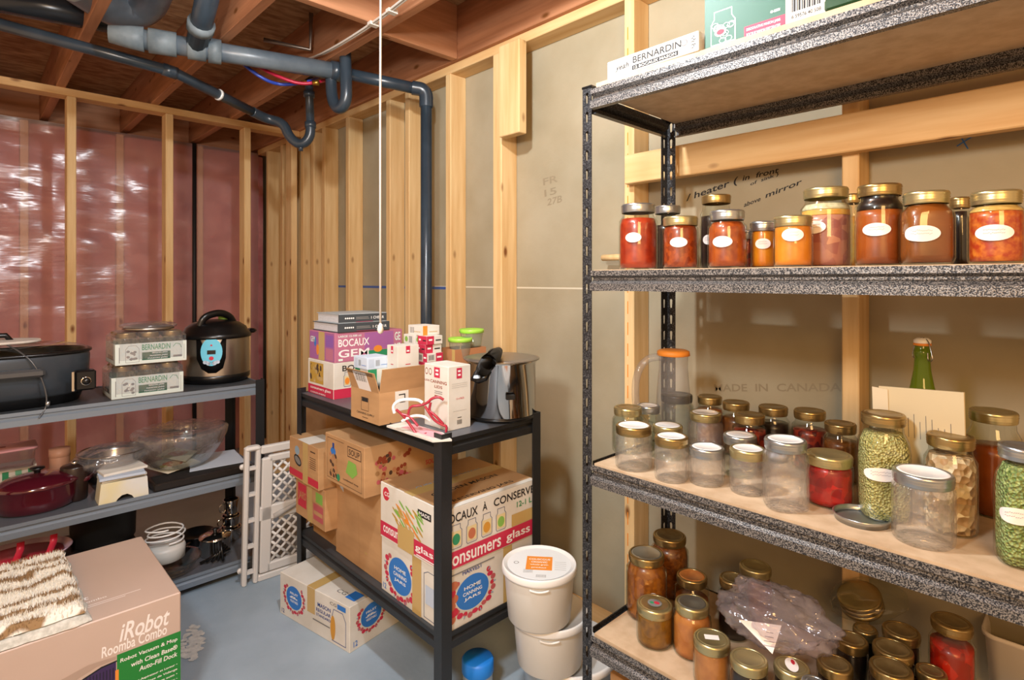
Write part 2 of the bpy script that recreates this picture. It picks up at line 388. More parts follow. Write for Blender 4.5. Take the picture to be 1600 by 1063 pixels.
# ---------------------------------------------------------------- pipes and cables
mat('abs', '#35414c', .30, spec=.6, c2='#2b3640', scale=10); mat('abs_dull', '#7c888e', .5, c2='#5f6c74', scale=14); mat('abs_mid', '#55616c', .35, spec=.6, c2='#6d7880', scale=9)
mat('duct', '#7f858c', .35, .6, c2='#6c7278', scale=8, bump=.2, bscale=20); mat('pex_blue', '#2a45a8', .35); mat('pex_red', '#b01b3c', .35); mat('cable_white', '#d6cdc2', .5); mat('brass', '#b98b3c', .3, .9)
def smooth_path(pts, it=2):
    pts = [Vector(p) for p in pts]
    for _ in range(it):
        q = [pts[0]]
        for a, c_ in zip(pts[:-1], pts[1:]): q += [a*.75+c_*.25, a*.25+c_*.75]
        q.append(pts[-1]); pts = q
    return pts
t = thing('drain_pipe', 'dark plastic drain line with wye running under the joists and turning down the wall', 'pipe', tuple(P(525, 106, 2.31)))
o0 = Vector(t.location)
E1 = PY(666, 142, 1.64); E0 = P(527, 112, 2.315); A0 = P(225, 62, 2.31)
def pp(name, pts, r, m, par=t, org=None, **k):
    b = MB(); org = org if org is not None else o0; b.tube([Vector(p)-org for p in pts], r, m, 14, **k); return b.build(name, par)
pp('branch_pipe', [E0, E1], .028, 'abs'); pp('main_pipe', [A0, E0], .040, 'abs_mid')
pp('riser', [E1-Vector((0,0,.03)), Vector((E1.x, E1.y, .05))], .028, 'abs')
pp('elbow', smooth_path([E1+(E0-E1).normalized()*.07, E1+Vector((0,0,.004)), E1-Vector((0,0,.08))], 3), .034, 'abs')
d_ = (E0-A0).normalized()
for s_, ln, r in ((.02, .10, .050), (.20, .07, .050), (.30, .05, .052), (.96, .05, .046)):
    c_ = A0+(E0-A0)*s_; pp('coupling', [c_, c_+d_*ln], r, 'abs_dull' if s_ < .5 else 'abs')
wy = A0+(E0-A0)*.24; pp('wye_arm', [wy, P(330, -30, 2.46)], .042, 'abs'); k_ = wy+(P(330, -30, 2.46)-wy)*.3; pp('coupling', [k_, k_+(P(330,-30,2.46)-wy).normalized()*.04], .052, 'abs_dull')
q = A0-d_*.12; pp('end_cap', [A0, A0-d_*.04, q], [.05, .046, .034], 'abs_dull')
tr = P(532, 130, 2.23); pp('trap', smooth_path([E0+Vector((-.02,-.02,.0)), E0+Vector((-.025,-.02,-.06)), PY(520, 160, E0.y-.02), PY(530, 172, E0.y-.01), PY(541, 160, E0.y), PY(541, 130, E0.y), PY(539, 75, E0.y+.01)], 2), .027, 'abs')
t = thing('drain_pipe', 'thinner dark drain line slanting down to a U-shaped trap above the corner', 'pipe', tuple(P(470, 200, 2.1)))
o1 = Vector(t.location)
Q = [P(-30, 30, 2.33), P(270, 112, 2.26), P(405, 180, 2.20)]
Q2 = Q[2]; dd = depth(Q2)+.05
def at_d(px, py, d):
    a = (px-800)/F; return Vector((d*(-.7193+.6947*a), d*(.6947+.7193*a), H+(438-py)*d/F))
pp('sloped_pipe', Q, .024, 'abs', t, o1)
pp('trap', smooth_path([Q2-(Q2-Q[1]).normalized()*.05, Q2+(Q2-Q[1]).normalized()*.05, at_d(443,192,dd), at_d(452,215,dd), at_d(470,228,dd), at_d(485,215,dd), at_d(485,190,dd)], 2), .026, 'abs', t, o1)
pp('standpipe', [at_d(485,195,dd), at_d(483,140,dd), at_d(484,60,dd)], .022, 'abs', t, o1)
for c_ in (at_d(485, 200, dd), at_d(483, 152, dd)): pp('coupling', [c_, c_+Vector((0,0,.03))], .030, 'abs', t, o1)
c_ = Q[1]+(Q[2]-Q[1])*.48; pp('coupling', [c_, c_+(Q[2]-Q[1]).normalized()*.012], .028, 'white_gloss', t, o1)
pp('coupling', [Q[1]-(Q[1]-Q[0]).normalized()*.04, Q[1]+(Q[2]-Q[1]).normalized()*.02], .028, 'abs', t, o1)
pp('cleanout', [at_d(470, 226, dd), at_d(470, 236, dd)], .012, 'abs', t, o1)
mat('dark_duct', '#2b3036', .25, .3)
t = thing('drain_pipe', 'thick black pipe crossing the top left under the joists', 'pipe', tuple(P(100, 10, 2.40)))
pp('pipe_run', [P(-60, -14, 2.42), P(215, 40, 2.44)], .055, 'dark_duct', t, Vector(t.location))
t = thing('air_duct', 'round grey sheet metal duct elbow between the joists at top left', 'duct', tuple(P(205, 20, 2.45)))
o2 = Vector(t.location)
pp('duct_elbow', smooth_path([P(120, -30, 2.47), P(190, 18, 2.45), P(232, 2, 2.50), P(240, -60, 2.55)], 3), .085, 'duct', t, o2)
# water lines
for nm, lab, m, pts in (('water_pipe', 'blue flexible water line looping under the drain pipe', 'pex_blue', [(365,85,2.4),(385,105,2.30),(415,126,2.25),(440,133,2.25),(470,130,2.25),(486,127,2.26),(500,118,2.4)]),
                        ('water_pipe', 'red flexible water line looping under the drain pipe', 'pex_red', [(390,95,2.4),(410,108,2.30),(440,122,2.26),(470,132,2.24),(500,128,2.26),(522,122,2.36)])):
    V_ = smooth_path([P(*p) for p in pts], 2); b = MB(); o3 = V_[0]; b.tube([v-o3 for v in V_], .008, m, 8)
    t = thing(nm, lab, 'pipe', tuple(o3)); b.build('tubing', t); b = MB(); v = V_[len(V_)*2//3]-o3; b.tube([v, v+Vector((.02,.02,0))], .012, 'brass', 10); b.build('brass_fitting', t)
V_ = smooth_path([P(470, 95, 2.45), P(505, 84, 2.36), P(580, 38, 2.36), P(650, -18, 2.36), P(760, -100, 2.36)], 2); b = MB()
for k in (0, 1):
    b.tube([v-V_[0]+Vector((.012*k, .010*k, 0)) for v in V_], .0045, 'cable_white', 8)
t = thing('electric_cable', 'pair of white electric cables stapled along the underside of a joist', 'cable', tuple(V_[0])); b.build('cable_run', t)
for px, py in ((581, 37), (610, 17)):
    b = MB(); v = P(px, py, 2.36)-V_[0]; b.box((v.x-.012, v.y-.014, v.z-.008), (v.x+.012, v.y+.026, v.z+.006), 'cable_white'); b.build('cable_clip', t)
t = thing('copper_stub', 'short copper water pipes between two joists beside the cables', 'pipe', tuple(P(450, 72, 2.42)))
o4 = Vector(t.location); mat('copper', '#8f8278', .35, .8)
pp('pipe_run', [P(412, 62, 2.46), P(485, 78, 2.44), P(486, 20, 2.60)], .010, 'copper', t, o4)
# pull cord and lamp holder
t = thing('pull_cord_lamp', 'porcelain lamp holder with a long white pull cord hanging between the shelves', 'lamp', (-1.0, .6, 2.36))
b = MB(); b.lathe([(.0, .03), (.05, .03), (.055, .06), (.06, .10), (.045, .12), (0, .12)], 'white_gloss', (0,0,0), 24); b.build('lamp_holder', t)
bx('mounting_board', (-.10, -.23, .12), (.10, .23, .16), 'joist_y', t)
b = MB(); b.tube([(.0, .0, .035), (.002, 0, -.3), (-.002, .001, -.7), (.0, 0, -1.128)], .0022, 'cable_white', 6); b.build('pull_cord', t)
b = MB(); b.lathe([(0, 0), (.005, .003), (.0065, .010), (.004, .018), (.002, .022), (0, .022)], 'cable_white', (0, 0, -1.148), 12); b.build('cord_knob', t)

# ---------------------------------------------------------------- racks
m, nt, bs = newmat('hammertone'); MATS['hammertone'] = m
tc = nt.nodes.new('ShaderNodeTexCoord'); t_ = nt.nodes.new('ShaderNodeTexNoise'); t_.inputs['Scale'].default_value = 420; t_.inputs['Detail'].default_value = 1
nt.links.new(tc.outputs['Object'], t_.inputs['Vector']); r = nt.nodes.new('ShaderNodeValToRGB')
r.color_ramp.elements[0].position = .42; r.color_ramp.elements[1].position = .62; r.color_ramp.elements[0].color = lin('#2c2d31'); r.color_ramp.elements[1].color = lin('#948f8a')
nt.links.new(t_.outputs['Fac'], r.inputs[0]); nt.links.new(r.outputs[0], bs.inputs['Base Color']); bs.inputs['Roughness'].default_value = .38; bs.inputs['Metallic'].default_value = .45
bp = nt.nodes.new('ShaderNodeBump'); bp.inputs['Strength'].default_value = .35; bp.inputs['Distance'].default_value = .0015; nt.links.new(t_.outputs['Fac'], bp.inputs['Height']); nt.links.new(bp.outputs[0], bs.inputs['Normal'])
mat('post_steel', '#222326', .4, .3, c2='#5c5c5e', scale=300, detail=1, ramp=(.5, .7)); mat('particle', '#cdb597', .75, c2='#bda384', scale=25, spec=.2)
mat('grey_steel', '#7f8a96', .34, .3); mat('dark_board', '#3f4347', .5, c2='#35383c', scale=10); mat('grey_board', '#565a61', .35)
def strip_holes(b, O, U, V, wd, ht, m, pitch=.0508, cols=(.5,)):
    """strip of steel punched with keyhole slots"""
    n = int(ht/pitch); hh = ht/n; cw = wd/len(cols)
    for ci in range(len(cols)):
        for k in range(n):
            u0, v0 = ci*cw, k*hh; cu, cv = u0+cw/2, v0+hh/2
            outer = [(u0,v0),(cu,v0),(u0+cw,v0),(u0+cw,cv),(u0+cw,v0+hh),(cu,v0+hh),(u0,v0+hh),(u0,cv)]
            s_ = min(cw*.5, .011)
            inner = [(cu-s_*.3,cv-.013),(cu,cv-.015),(cu+s_*.3,cv-.013),(cu+s_*.38,cv+.002),(cu+s_*.42,cv+.011),(cu,cv+.015),(cu-s_*.42,cv+.011),(cu-s_*.38,cv+.002)]
            vs = [O+U*p[0]+V*p[1] for p in outer+inner]
            b.add(vs, [(i, (i+1)%8, 8+(i+1)%8, 8+i) for i in range(8)], m)
FX, FY, FZ = Vector((1,0,0)), Vector((0,1,0)), Vector((0,0,1))
rack = thing('storage_rack', 'tall hammered-grey boltless rack of four particle-board shelves against the right wall', 'shelving', (-.951, 1.196, 0))
R0 = Vector(rack.location); RX1 = 1.33; RYD = .406
for cx, cy, sx, sy in ((0,0,1,1), (0,RYD+.02,1,-1), (RX1,0,-1,1), (RX1,RYD+.02,-1,-1)):
    b = MB(); top = 1.831; wd = .036
    strip_holes(b, Vector((cx-.014*sx, cy, 0)), FX*sx, FZ, .030, top, 'post_steel'); strip_holes(b, Vector((cx-.014*sx, cy, 0)), FY*sy, FZ, .034, top, 'post_steel')
    o = b.build('post', rack); solid(o, .0018)
    b = MB(); b.bbox((min(cx-.016*sx, cx+.018*sx), min(cy-.003*sy, cy+.036*sy), top), (max(cx-.016*sx, cx+.018*sx), max(cy-.003*sy, cy+.036*sy), top+.006), 'black_plastic', .001); b.build('post_cap', o)
S1, S2, S3, S4 = 1.826, 1.347, .835, .385
for i, S in enumerate((S1, S2, S3, S4)):
    b = MB(); b.box((.020, .006, S-.013), (RX1-.02, RYD+.012, S), 'particle'); (b.box((.020, .014, S+.0005), (RX1-.02, RYD+.012, S+.018), 'particle') if i == 0 else None); b.build('shelf_board', rack)
    prof = [(-.006,-.002),(-.006,-.015),(.006,-.021),(.006,-.026),(-.009,-.036),(-.009,-.054),(.008,-.054),(.008,-.052),(-.006,-.051),(-.006,-.037),(.009,-.027),(.009,-.0135),(-.003,-.0135),(-.003,-.002)]
    b = MB(); b.prism([(y, S+z) for y, z in prof], 0, .017, RX1-.017, 'hammertone'); b.build('front_beam', rack)
    b = MB(); b.prism([(RYD+.018-y, S+z) for y, z in prof], 0, .017, RX1-.017, 'hammertone'); b.build('rear_beam', rack)
    for x, sg in ((-.004, 1), (RX1+.004, -1)):
        b = MB(); b.prism([(x+sg*(y+.006), S+z-.002) for y, z in prof], 1, .03, RYD-.01, 'post_steel'); b.build('side_beam', rack)

def low_rack(label, x0, x1, y0, y1, levels, top, along, bm, boards):
    t = thing('low_rack', label, 'shelving', (x0, y0, 0)); lx, ly = x1-x0, y1-y0
    for cx, cy, sx, sy in ((0,0,1,1),(lx,0,-1,1),(0,ly,1,-1),(lx,ly,-1,-1)):
        b = MB(); a, th = .038, .003
        pts = [(cx,cy),(cx+sx*a,cy),(cx+sx*a,cy+sy*th),(cx+sx*th,cy+sy*th),(cx+sx*th,cy+sy*a),(cx,cy+sy*a)]
        b.prism(pts, 2, .012, top, 'black_steel'); o = b.build('post', t)
        b = MB(); q = [(cx-sx*.001, cy-sy*.001), (cx+sx*(a+.001), cy+sy*(a+.001))]
        b.box((min(q[0][0],q[1][0]), min(q[0][1],q[1][1]), 0), (max(q[0][0],q[1][0]), max(q[0][1],q[1][1]), .013), 'black_plastic'); b.build('foot', o)
    for S, bd in zip(levels, boards):
        b = MB(); b.box((.006, .006, S-.01), (lx-.006, ly-.006, S), bd); b.build('shelf_board', t)
        prof = [(.0045,.003),(.0045,-.010),(.012,-.014),(.012,-.019),(.0045,-.026),(.0045,-.047),(.016,-.047),(.016,-.045),(.007,-.044),(.007,-.027),(.015,-.020),(.015,-.012),(.007,-.0105),(.007,.003)]
        for k, (flip) in enumerate((0, 1)):
            b = MB(); b.prism([((ly-y if flip else y), S+z) for y, z in prof], 0, .005, lx-.005, bm); b.build('long_beam' if along == 'x' else 'end_beam', t)
            b = MB(); b.prism([((lx-y if flip else y), S+z) for y, z in prof], 1, .005, ly-.005, bm); b.build('end_beam' if along == 'x' else 'long_beam', t)
    return t
ZT, ZB = .850, .275
low_rack('low black steel rack in the middle holding canning supplies and carton boxes', -2.325, -1.33, 1.0, 1.42, (ZT, ZB), .870, 'x', 'black_steel', ('grey_board', 'dark_board'))
LT, L2, L3 = .850, .458, .078
low_rack('low black steel rack against the insulated left wall holding cookware', -3.065, -2.645, -.06, .987, (LT, L2, L3), .870, 'y', 'grey_steel', ('dark_board', 'grey_board', 'grey_board'))
# ---------------------------------------------------------------- preserving jars
def cm(name, a, b_, scale=60, rough=.35, bump=.0, tex='noise', ramp=(.35,.65)): return mat(name, a, rough, c2=b_, scale=scale, bump=bump, tex=tex, ramp=ramp, coat=.25)
cm('tomato', '#8c2410', '#a83818', 50); cm('salsa', '#a24414', '#7c2a0e', 110, tex='voronoi', ramp=(.2,.8)); cm('orange_sauce', '#aa5016', '#8a3612', 60)
cm('peach', '#e08e1e', '#d27512', 22); cm('peach2', '#dd8a26', '#cf7a1a', 30); cm('pink_meat', '#c88a70', '#9c5a58', 56, tex='voronoi', ramp=(.1,.9)); cm('amber', '#a04e14', '#74320c', 14)
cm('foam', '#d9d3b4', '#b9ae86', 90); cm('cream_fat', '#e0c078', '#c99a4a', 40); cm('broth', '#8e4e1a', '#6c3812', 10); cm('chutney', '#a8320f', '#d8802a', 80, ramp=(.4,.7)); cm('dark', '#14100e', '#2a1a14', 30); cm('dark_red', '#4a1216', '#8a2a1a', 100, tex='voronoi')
cm('red_pepper', '#c01c18', '#7c0e10', 68, tex='voronoi', ramp=(.1,.9)); cm('brown_pickle', '#8a4f1c', '#5e3010', 120, tex='voronoi', ramp=(.1,.9)); cm('amber_chunk', '#b06a20', '#7e4212', 90, tex='voronoi', ramp=(.1,.9))
cm('relish', '#8e6014', '#6e480e', 70); cm('apple_sauce', '#c07a3a', '#a8622a', 40); cm('tan_sauce', '#c08246', '#a86c38', 30); cm('tomato_whole', '#b8200e', '#8e1608', 52, tex='voronoi')
mat('yellow_peas', '#dfd48e', .55, c2='#b0a85c', scale=210, tex='voronoi', bump=1.0, ramp=(.15,.85)); mat('green_peas', '#bccb84', .55, c2='#809a50', scale=190, tex='voronoi', bump=1.0, ramp=(.15,.85))
mat('beans', '#e3cfae', .5, c2='#a98258', scale=75, tex='voronoi', bump=1.0, ramp=(.1,.8)); mat('fat', '#e0b45a', .5, c2='#d8923a', scale=30)
mat('label_paper', '#ece6e2', .6); mat('label_ink', '#a39aa0', .8); mat('jar_shade', '#5d4a2a', .5)
BAND = {'gold': 'gold_metal', 'pale': 'pale_gold', 'silver': 'silver_metal', 'black': 'black_plastic'}
placed = []
def oval_label(body, par, R, z, hw, hh, phi, scribble=True, shp=None):
    sf = shp or (lambda t: 1.0)
    b = MB(); n = 9; vs = [(0, 0)]+[]
    rings = []
    for j in range(1, 5):
        for i in range(28):
            t = 2*PI*i/28; rings.append((hw*j/4*math.cos(t), hh*j/4*math.sin(t)))
    pts = [(0, 0)]+rings; rr = R+.0012
    V_ = [(rr*sf(phi+u/rr)*math.cos(phi+u/rr), rr*sf(phi+u/rr)*math.sin(phi+u/rr), z+v) for u, v in pts]
    fs = [(0, 1+i, 1+(i+1)%28) for i in range(28)]
    for j in range(3):
        for i in range(28): a = 1+j*28+i; c_ = 1+j*28+(i+1)%28; fs.append((a, a+28, c_+28, c_))
    b.add(V_, fs, 'label_paper', True)
    if scribble:                                              # two pencilled lines on the label
        for k in range(2):
            zz = z+hh*(.22-.42*k)
            for q in range(12):
                u0 = -hw*.55+hw*1.1*q/12; u1 = u0+hw*.07; r2 = rr+.0005; dz = .0022*random.random()
                b.add([(r2*sf(phi+u/r2)*math.cos(phi+u/r2), r2*sf(phi+u/r2)*math.sin(phi+u/r2), zz+v) for u, v in ((u0,dz),(u1,dz+.0012),(u1,dz+.0022),(u0,dz+.001))], [(0,1,2,3)], 'label_ink')
    return b.build('paper_label', par)
def jar(x, y, z0, h, R, content, lid, label, group=None, sq=0, wide=False, fill=.86, oval=None, disc=None, emb=False, layers=None, tilt=None, cat='jar', lidless=False, seg=36, phase=None, disc_mark=None):
    t = thing('preserving_jar', label, cat, (x, y, z0), 0, group)
    if tilt: t.rotation_euler = tilt
    placed.append((x, y, z0, R, label))
    rn = R*(.89 if wide else .80); zs = h*(.76 if wide else .70); zl = h-.019
    ph = phase if phase is not None else math.atan2(-y, -x)+.3
    sqf = (lambda z: sq*max(0, min(1, (zs+.01-z)/(.15*h)))*max(0, min(1, z/.01))) if sq else None
    prof = [(0, .003), (R*.80, .002), (R*.90, .000), (R*.97, .004), (R, .012), (R, zs*.5), (R, zs*.93), (R*.985, zs), (R*.93+rn*.07, zs+.25*(zl-zs)), (rn*1.02, zs+.62*(zl-zs)), (rn, zl-.002), (rn*.97, h-.003)]
    b = MB(); g = 'glass_emb' if emb else 'glass'
    b.lathe(prof, g, n=seg, sq=sqf, phase=ph, caps=False)
    if content is None:
        inner = [(max(r-.0035, 0), z+.004) for r, z in prof[1:-1]]; inner = ([(0, .008)]+inner)[::-1]
        b.lathe(inner, g, n=seg, sq=sqf, phase=ph, caps=False)
        b.lathe([(R*.55, .004), (R*.72, .001), (R*.86, .002)], g, n=seg, caps=False)
    b.build('glass_body', t)
    if content:
        fz = h*fill; zz = [k for k in prof if k[1] < fz]; rl = zz[-1][0]
        lv = layers or [(content, fz)]
        z_prev = .005; 
        for (cmn, zt) in lv:
            def rad_at(q):
                for (r0, a0), (r1, a1) in zip(prof[1:-1], prof[2:]):
                    if a0 <= q <= a1: return r0+(r1-r0)*(q-a0)/max(a1-a0, 1e-6)
                return R if q < zs else rn
            st = [z_prev+(zt-z_prev)*i/8 for i in range(9)]
            b = MB(); pr_ = [(0, z_prev)]+[(rad_at(q)-.0032, q) for q in st]+[(0, zt+.0005)]
            b.lathe(pr_, cmn, n=seg, sq=sqf, phase=ph, caps=False); b.build('contents', t); z_prev = zt+.0006
    if not lidless:
        rl = rn+.0035; b = MB(); m_ = BAND[lid]
        b.lathe([(rl-.0015, zl-.003), (rl, zl), (rl-.0008, zl+.003), (rl+.0006, zl+.005), (rl-.0010, zl+.007), (rl+.0008, zl+.009), (rl-.0010, zl+.011), (rl+.0008, zl+.0135), (rl-.0002, zl+.0175), (rl-.002, h+.0005), (rl-.006, h+.0005), (rl-.0065, h-.0005)], m_, n=seg, caps=False)
        b.build('screw_band', t)
        b = MB(); dm = {'w': 'lid_white', 'g': 'lid_gold', 's': 'silver_metal', 'p': 'apple_sauce', None: 'lid_gold' if lid == 'gold' else ('pale_gold' if lid == 'pale' else 'silver_metal')}[disc] if lid != 'black' else 'black_plastic'
        q = rl-.0062; b.lathe([(q, h-.001), (q-.002, h+.0003), (q-.005, h+.0010), (q-.006, h+.0004), (0, h+.0004)], dm, n=seg, caps=False)
        if disc_mark == 'square':
            fr_ = (Vector((0,0,h+.001)), Vector((.8,.6,0)), Vector((-.6,.8,0)), FZ); b.rect(fr_, -.016, -.009, .016, .009, 'label_paper')
        if disc_mark == 'print':
            fr_ = (Vector((0,0,h+.001)), FX, FY, FZ); b.ell(fr_, 0, 0, .018, .018, 'grey_ink'); b.ell(fr_, .004, .003, .008, .006, 'red_ink', .0012); b.ell(fr_, -.006, -.004, .006, .005, 'green_ink', .0012)
        if disc_mark == 'oval':
            fr_ = (Vector((0,0,h+.001)), Vector((.5,-.86,0)), Vector((.86,.5,0)), FZ); b.ell(fr_, 0, 0, .024, .013, 'label_paper'); b.ell(fr_, -.010, .004, .009, .004, 'red_ink', .0012)
        b.build('lid_disc', t)
    if oval:
        ou, oz, hw, hh = oval
        def shp(tt, k=sq):
            if not k: return 1.0
            e = 2+k*5; q = (abs(math.cos(tt-ph))**e+abs(math.sin(tt-ph))**e)**(-1/e); return (1+(q-1)*.85)*(1-.04*k)
        oval_label(None, t, R+.0006, h*oz, hw, hh, math.atan2(-y, -x)+ou, True, shp)
    return t
def shelf2(px, wpx, ytop, Yr, content, lid, label, **k):
    v = PY(px, 450, Yr); d = depth(v); R = rad(px, wpx, d); h = H+(438-ytop)*(d-R*.6)/F-S2
    return jar(v.x, v.y, S2, h, R, content, lid, label, 'preserves on the rack shelf at eye level', **k)
def shelfz(S, px, lcy, lw, by, h, content, lid, label, wide=False, group='', **k):
    if by is not None:
        R = .04
        for _ in range(4):
            a = (px-800)/F; df = (H-S)*F/(by-438.0); d = df+R*.95/math.sqrt(1+a*a)*math.sqrt(1)
            rl = rad(px, lw, d); R = rl/(.93 if wide else .84)
        if h is None: h = H-(lcy-438)*d/F-S
        x, y = d*(-.7193+.6947*a), d*(.6947+.7193*a)
    else:
        v = P(px, lcy, S+h); x, y = v.x, v.y; R = rad(px, lw, depth(v))/(.93 if wide else .84)
    return jar(x, y, S, h, R, content, lid, label, group, wide=wide, **k)
o_ = (.06, .48, .024, .014)
shelf2(997, 61, 318, 1.27, 'tomato', 'silver', 'tall jar of red tomato sauce, leftmost at the front of the eye-level shelf', fill=.78, oval=(-.25, .48, .021, .0125))
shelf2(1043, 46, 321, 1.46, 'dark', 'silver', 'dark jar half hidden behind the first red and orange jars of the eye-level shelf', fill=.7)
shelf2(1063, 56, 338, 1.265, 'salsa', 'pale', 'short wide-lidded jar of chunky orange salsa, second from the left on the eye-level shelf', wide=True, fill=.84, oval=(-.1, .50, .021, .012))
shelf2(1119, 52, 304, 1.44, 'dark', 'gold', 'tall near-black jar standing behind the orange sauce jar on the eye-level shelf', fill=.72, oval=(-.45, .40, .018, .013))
shelf2(1136, 62, 328, 1.26, 'orange_sauce', 'silver', 'round-shouldered jar of orange-brown sauce, third from the left in front at eye level', fill=.80, oval=(-.25, .45, .0225, .0125))
shelf2(1168, 34, 360, 1.40, 'dark_red', 'silver', 'small dark red jar peeping between the brown sauce jar and the small orange jar', wide=True, fill=.84)
shelf2(1193, 42, 346, 1.33, 'peach', 'silver', 'small bright orange jar partly behind a larger orange one on the eye-level shelf', wide=True, fill=.86, oval=(-.05, .52, .017, .012))
shelf2(1239, 63, 337, 1.265, 'peach2', 'pale', 'bright orange jar with a handwritten oval label in the middle of the eye-level shelf', wide=True, fill=.88, oval=(-.02, .62, .0215, .0135))
shelf2(1290, 82, 292, 1.36, 'pink_meat', 'pale', 'tall jar of pale pink pieces under a yellow layer of fat on the eye-level shelf', fill=.7, oval=(-.45, .50, .024, .014), layers=[('pink_meat', .112), ('fat', .124), ('foam', .138)])
shelf2(1332, 38, 303, 1.52, 'fat', 'gold', 'gold-lidded jar in the back row between the pink jar and the dark amber jar', fill=.7)
shelf2(1374, 80, 287, 1.29, 'amber', 'gold', 'tall amber jar with a dark upper layer and a blank oval label', fill=.84, layers=[('amber', .108), ('dark', .140), ('fat', .1445)], oval=(-.12, .44, .0245, .0125))
shelf2(1447, 84, 298, 1.26, 'broth', 'pale', 'squared jar of clear brown broth with a large blank oval label', sq=.7, fill=.82, oval=(-.12, .42, .027, .0145))
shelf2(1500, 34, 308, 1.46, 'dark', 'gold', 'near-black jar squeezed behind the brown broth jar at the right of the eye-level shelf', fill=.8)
shelf2(1556, 94, 297, 1.265, 'chutney', 'pale', 'jar of red and orange chutney, rightmost on the eye-level shelf', fill=.78, layers=[('chutney', .088), ('cream_fat', .098)], oval=(-.06, .42, .027, .0135))

g3 = 'jars on the middle shelf of the tall rack'
def s3(*a, **k): return shelfz(S3, *a, group=g3, **k)
s3(981, 636, 42, None, .125, None, 'pale', 'clear empty jar with gold lid at the back left end of the middle shelf', disc='g')
s3(1013, 633, 34, None, .118, None, 'silver', 'clear empty jar with dull white lid between the back left jar and the black-lidded one', disc='w')
s3(990, 664, 54, 739, None, None, 'gold', 'squat clear jar with white lid disc, leftmost in the front row of the middle shelf', wide=True, disc='w', emb=True)
s3(1043, 664, 45, None, .088, None, 'pale', 'clear empty jar with white lid disc hidden behind the second front jar', disc='w')
s3(1049, 681, 50, 757, None, None, 'gold', 'clear embossed jar with gold band, second from the left in the middle shelf front row', wide=True, disc='w', emb=True)
s3(1057, 616, 48, None, .142, None, 'black', 'squarish clear jar with a black screw lid on the middle shelf', sq=.7, wide=True)
s3(1102, 644, 47, None, .118, None, 'pale', 'tall clear jar with white disc and pale gold band before the dark jars', disc='w', emb=True)
s3(1104, 698, 53, 763, None, None, 'silver', 'quilted clear jar with silver band, third in the front row of the middle shelf', wide=True, disc='w', emb=True)
s3(1156, 679, 50, None, .100, None, 'silver', 'clear jar with silver band and white disc behind the fourth front jar', disc='w', wide=True)
s3(1168, 700, 54, 777, None, None, 'pale', 'clear embossed jar with pale gold band, fourth in the front row of the middle shelf', wide=True, disc='w', emb=True)
s3(1227, 686, 64, 803, None, None, 'silver', 'tall squared clear jar with silver band and white disc beside the red peppers', sq=.8, wide=True, disc='w', emb=True)
s3(1109, 619, 36, None, .147, 'amber', 'gold', 'gold-lidded amber jar at the back of the middle shelf, behind the tall clear one', fill=.75)
s3(1150, 628, 40, None, .144, 'brown_pickle', 'gold', 'gold-lidded brown pickle jar, in the back row behind the orange-red one', fill=.7)
s3(1171, 647, 46, None, .135, 'dark_red', 'gold', 'gold-lidded jar of orange-red preserve behind the silver-banded clear jars', fill=.72)
s3(1208, 635, 44, None, .144, 'dark', 'gold', 'gold-lidded dark purple jar, in the back row between two red preserves', fill=.7)
s3(1265, 641, 48, None, .150, 'dark_red', 'gold', 'gold-lidded dark red preserve jar right in front of the wall stud', fill=.68)
s3(1313, 661, 48, None, .140, 'brown_pickle', 'gold', 'gold-lidded brown jar between the dark red preserve and the tall yellow peas', fill=.7)
s3(1295, 709, 72, 797, None, 'red_pepper', 'pale', 'jar packed with bright red peppers in the front row of the middle shelf', wide=True, fill=.80)
s3(1380, 646, 68, 818, None, 'yellow_peas', 'gold', 'tall squared jar full of yellow-green split peas with an oval label', sq=.8, fill=.82, oval=(-.05, .46, .030, .0135))
s3(1442, 737, 96, 860, None, None, 'silver', 'empty straight-sided jar with silver band in front of the flat beans', wide=True, disc='w', emb=True)
s3(1485, 680, 74, 840, None, 'beans', 'gold', 'tall jar of flat cream-coloured beans behind the empty silver-lidded jar', fill=.80, oval=(-.3, .45, .018, .015))
s3(1552, 642, 76, None, .213, 'amber', 'pale', 'large dark amber jar at the back of the middle shelf near its right end', fill=.66)
s3(1598, 697, 76, 893, None, 'green_peas', 'silver', 'tall squared jar of green split peas at the right front of the middle shelf', sq=.8, fill=.84, oval=(-.15, .45, .026, .014))
g4 = 'jars on the lower shelf of the tall rack'
def s4(*a, **k): return shelfz(S4, *a, group=g4, **k)
s4(1046, 836, 50, None, .17, 'brown_pickle', 'gold', 'tall jar of dark pickles at the back left of the lower shelf', fill=.86, oval=(-.4, .45, .015, .015))
s4(1010, 864, 54, None, .17, 'amber_chunk', 'gold', 'tall tapered jar of amber fruit slices at the left of the lower shelf', fill=.88, disc='s', oval=(.3, .42, .014, .017))
s4(1081, 899, 46, None, .12, 'amber', 'gold', 'small amber jar with a peach-coloured lid disc in the second row of the lower shelf', disc='p', fill=.5)
s4(1023, 943, 54, 1019, None, 'relish', 'pale', 'jar of brown-green relish with a printed lid at the front left of the lower shelf', wide=True, fill=.86, disc_mark='print')
s4(1081, 941, 51, 1036, None, 'apple_sauce', 'pale', 'jar of brownish apple sauce with a reflective lid beside the relish', fill=.86, disc='s')
s4(1112, 997, 55, 1085, None, 'tan_sauce', 'pale', 'jar of smooth tan sauce with a white square sticker on its lid', wide=True, fill=.9, disc_mark='square')
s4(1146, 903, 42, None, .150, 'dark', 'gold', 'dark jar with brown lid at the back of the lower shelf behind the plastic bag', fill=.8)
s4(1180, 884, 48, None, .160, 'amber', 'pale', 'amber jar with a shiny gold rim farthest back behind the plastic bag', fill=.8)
s4(1170, 1028, 56, None, .11, 'dark', 'pale', 'black-filled jar with pale gold lid under the front edge of the plastic bag', fill=.9, wide=True)
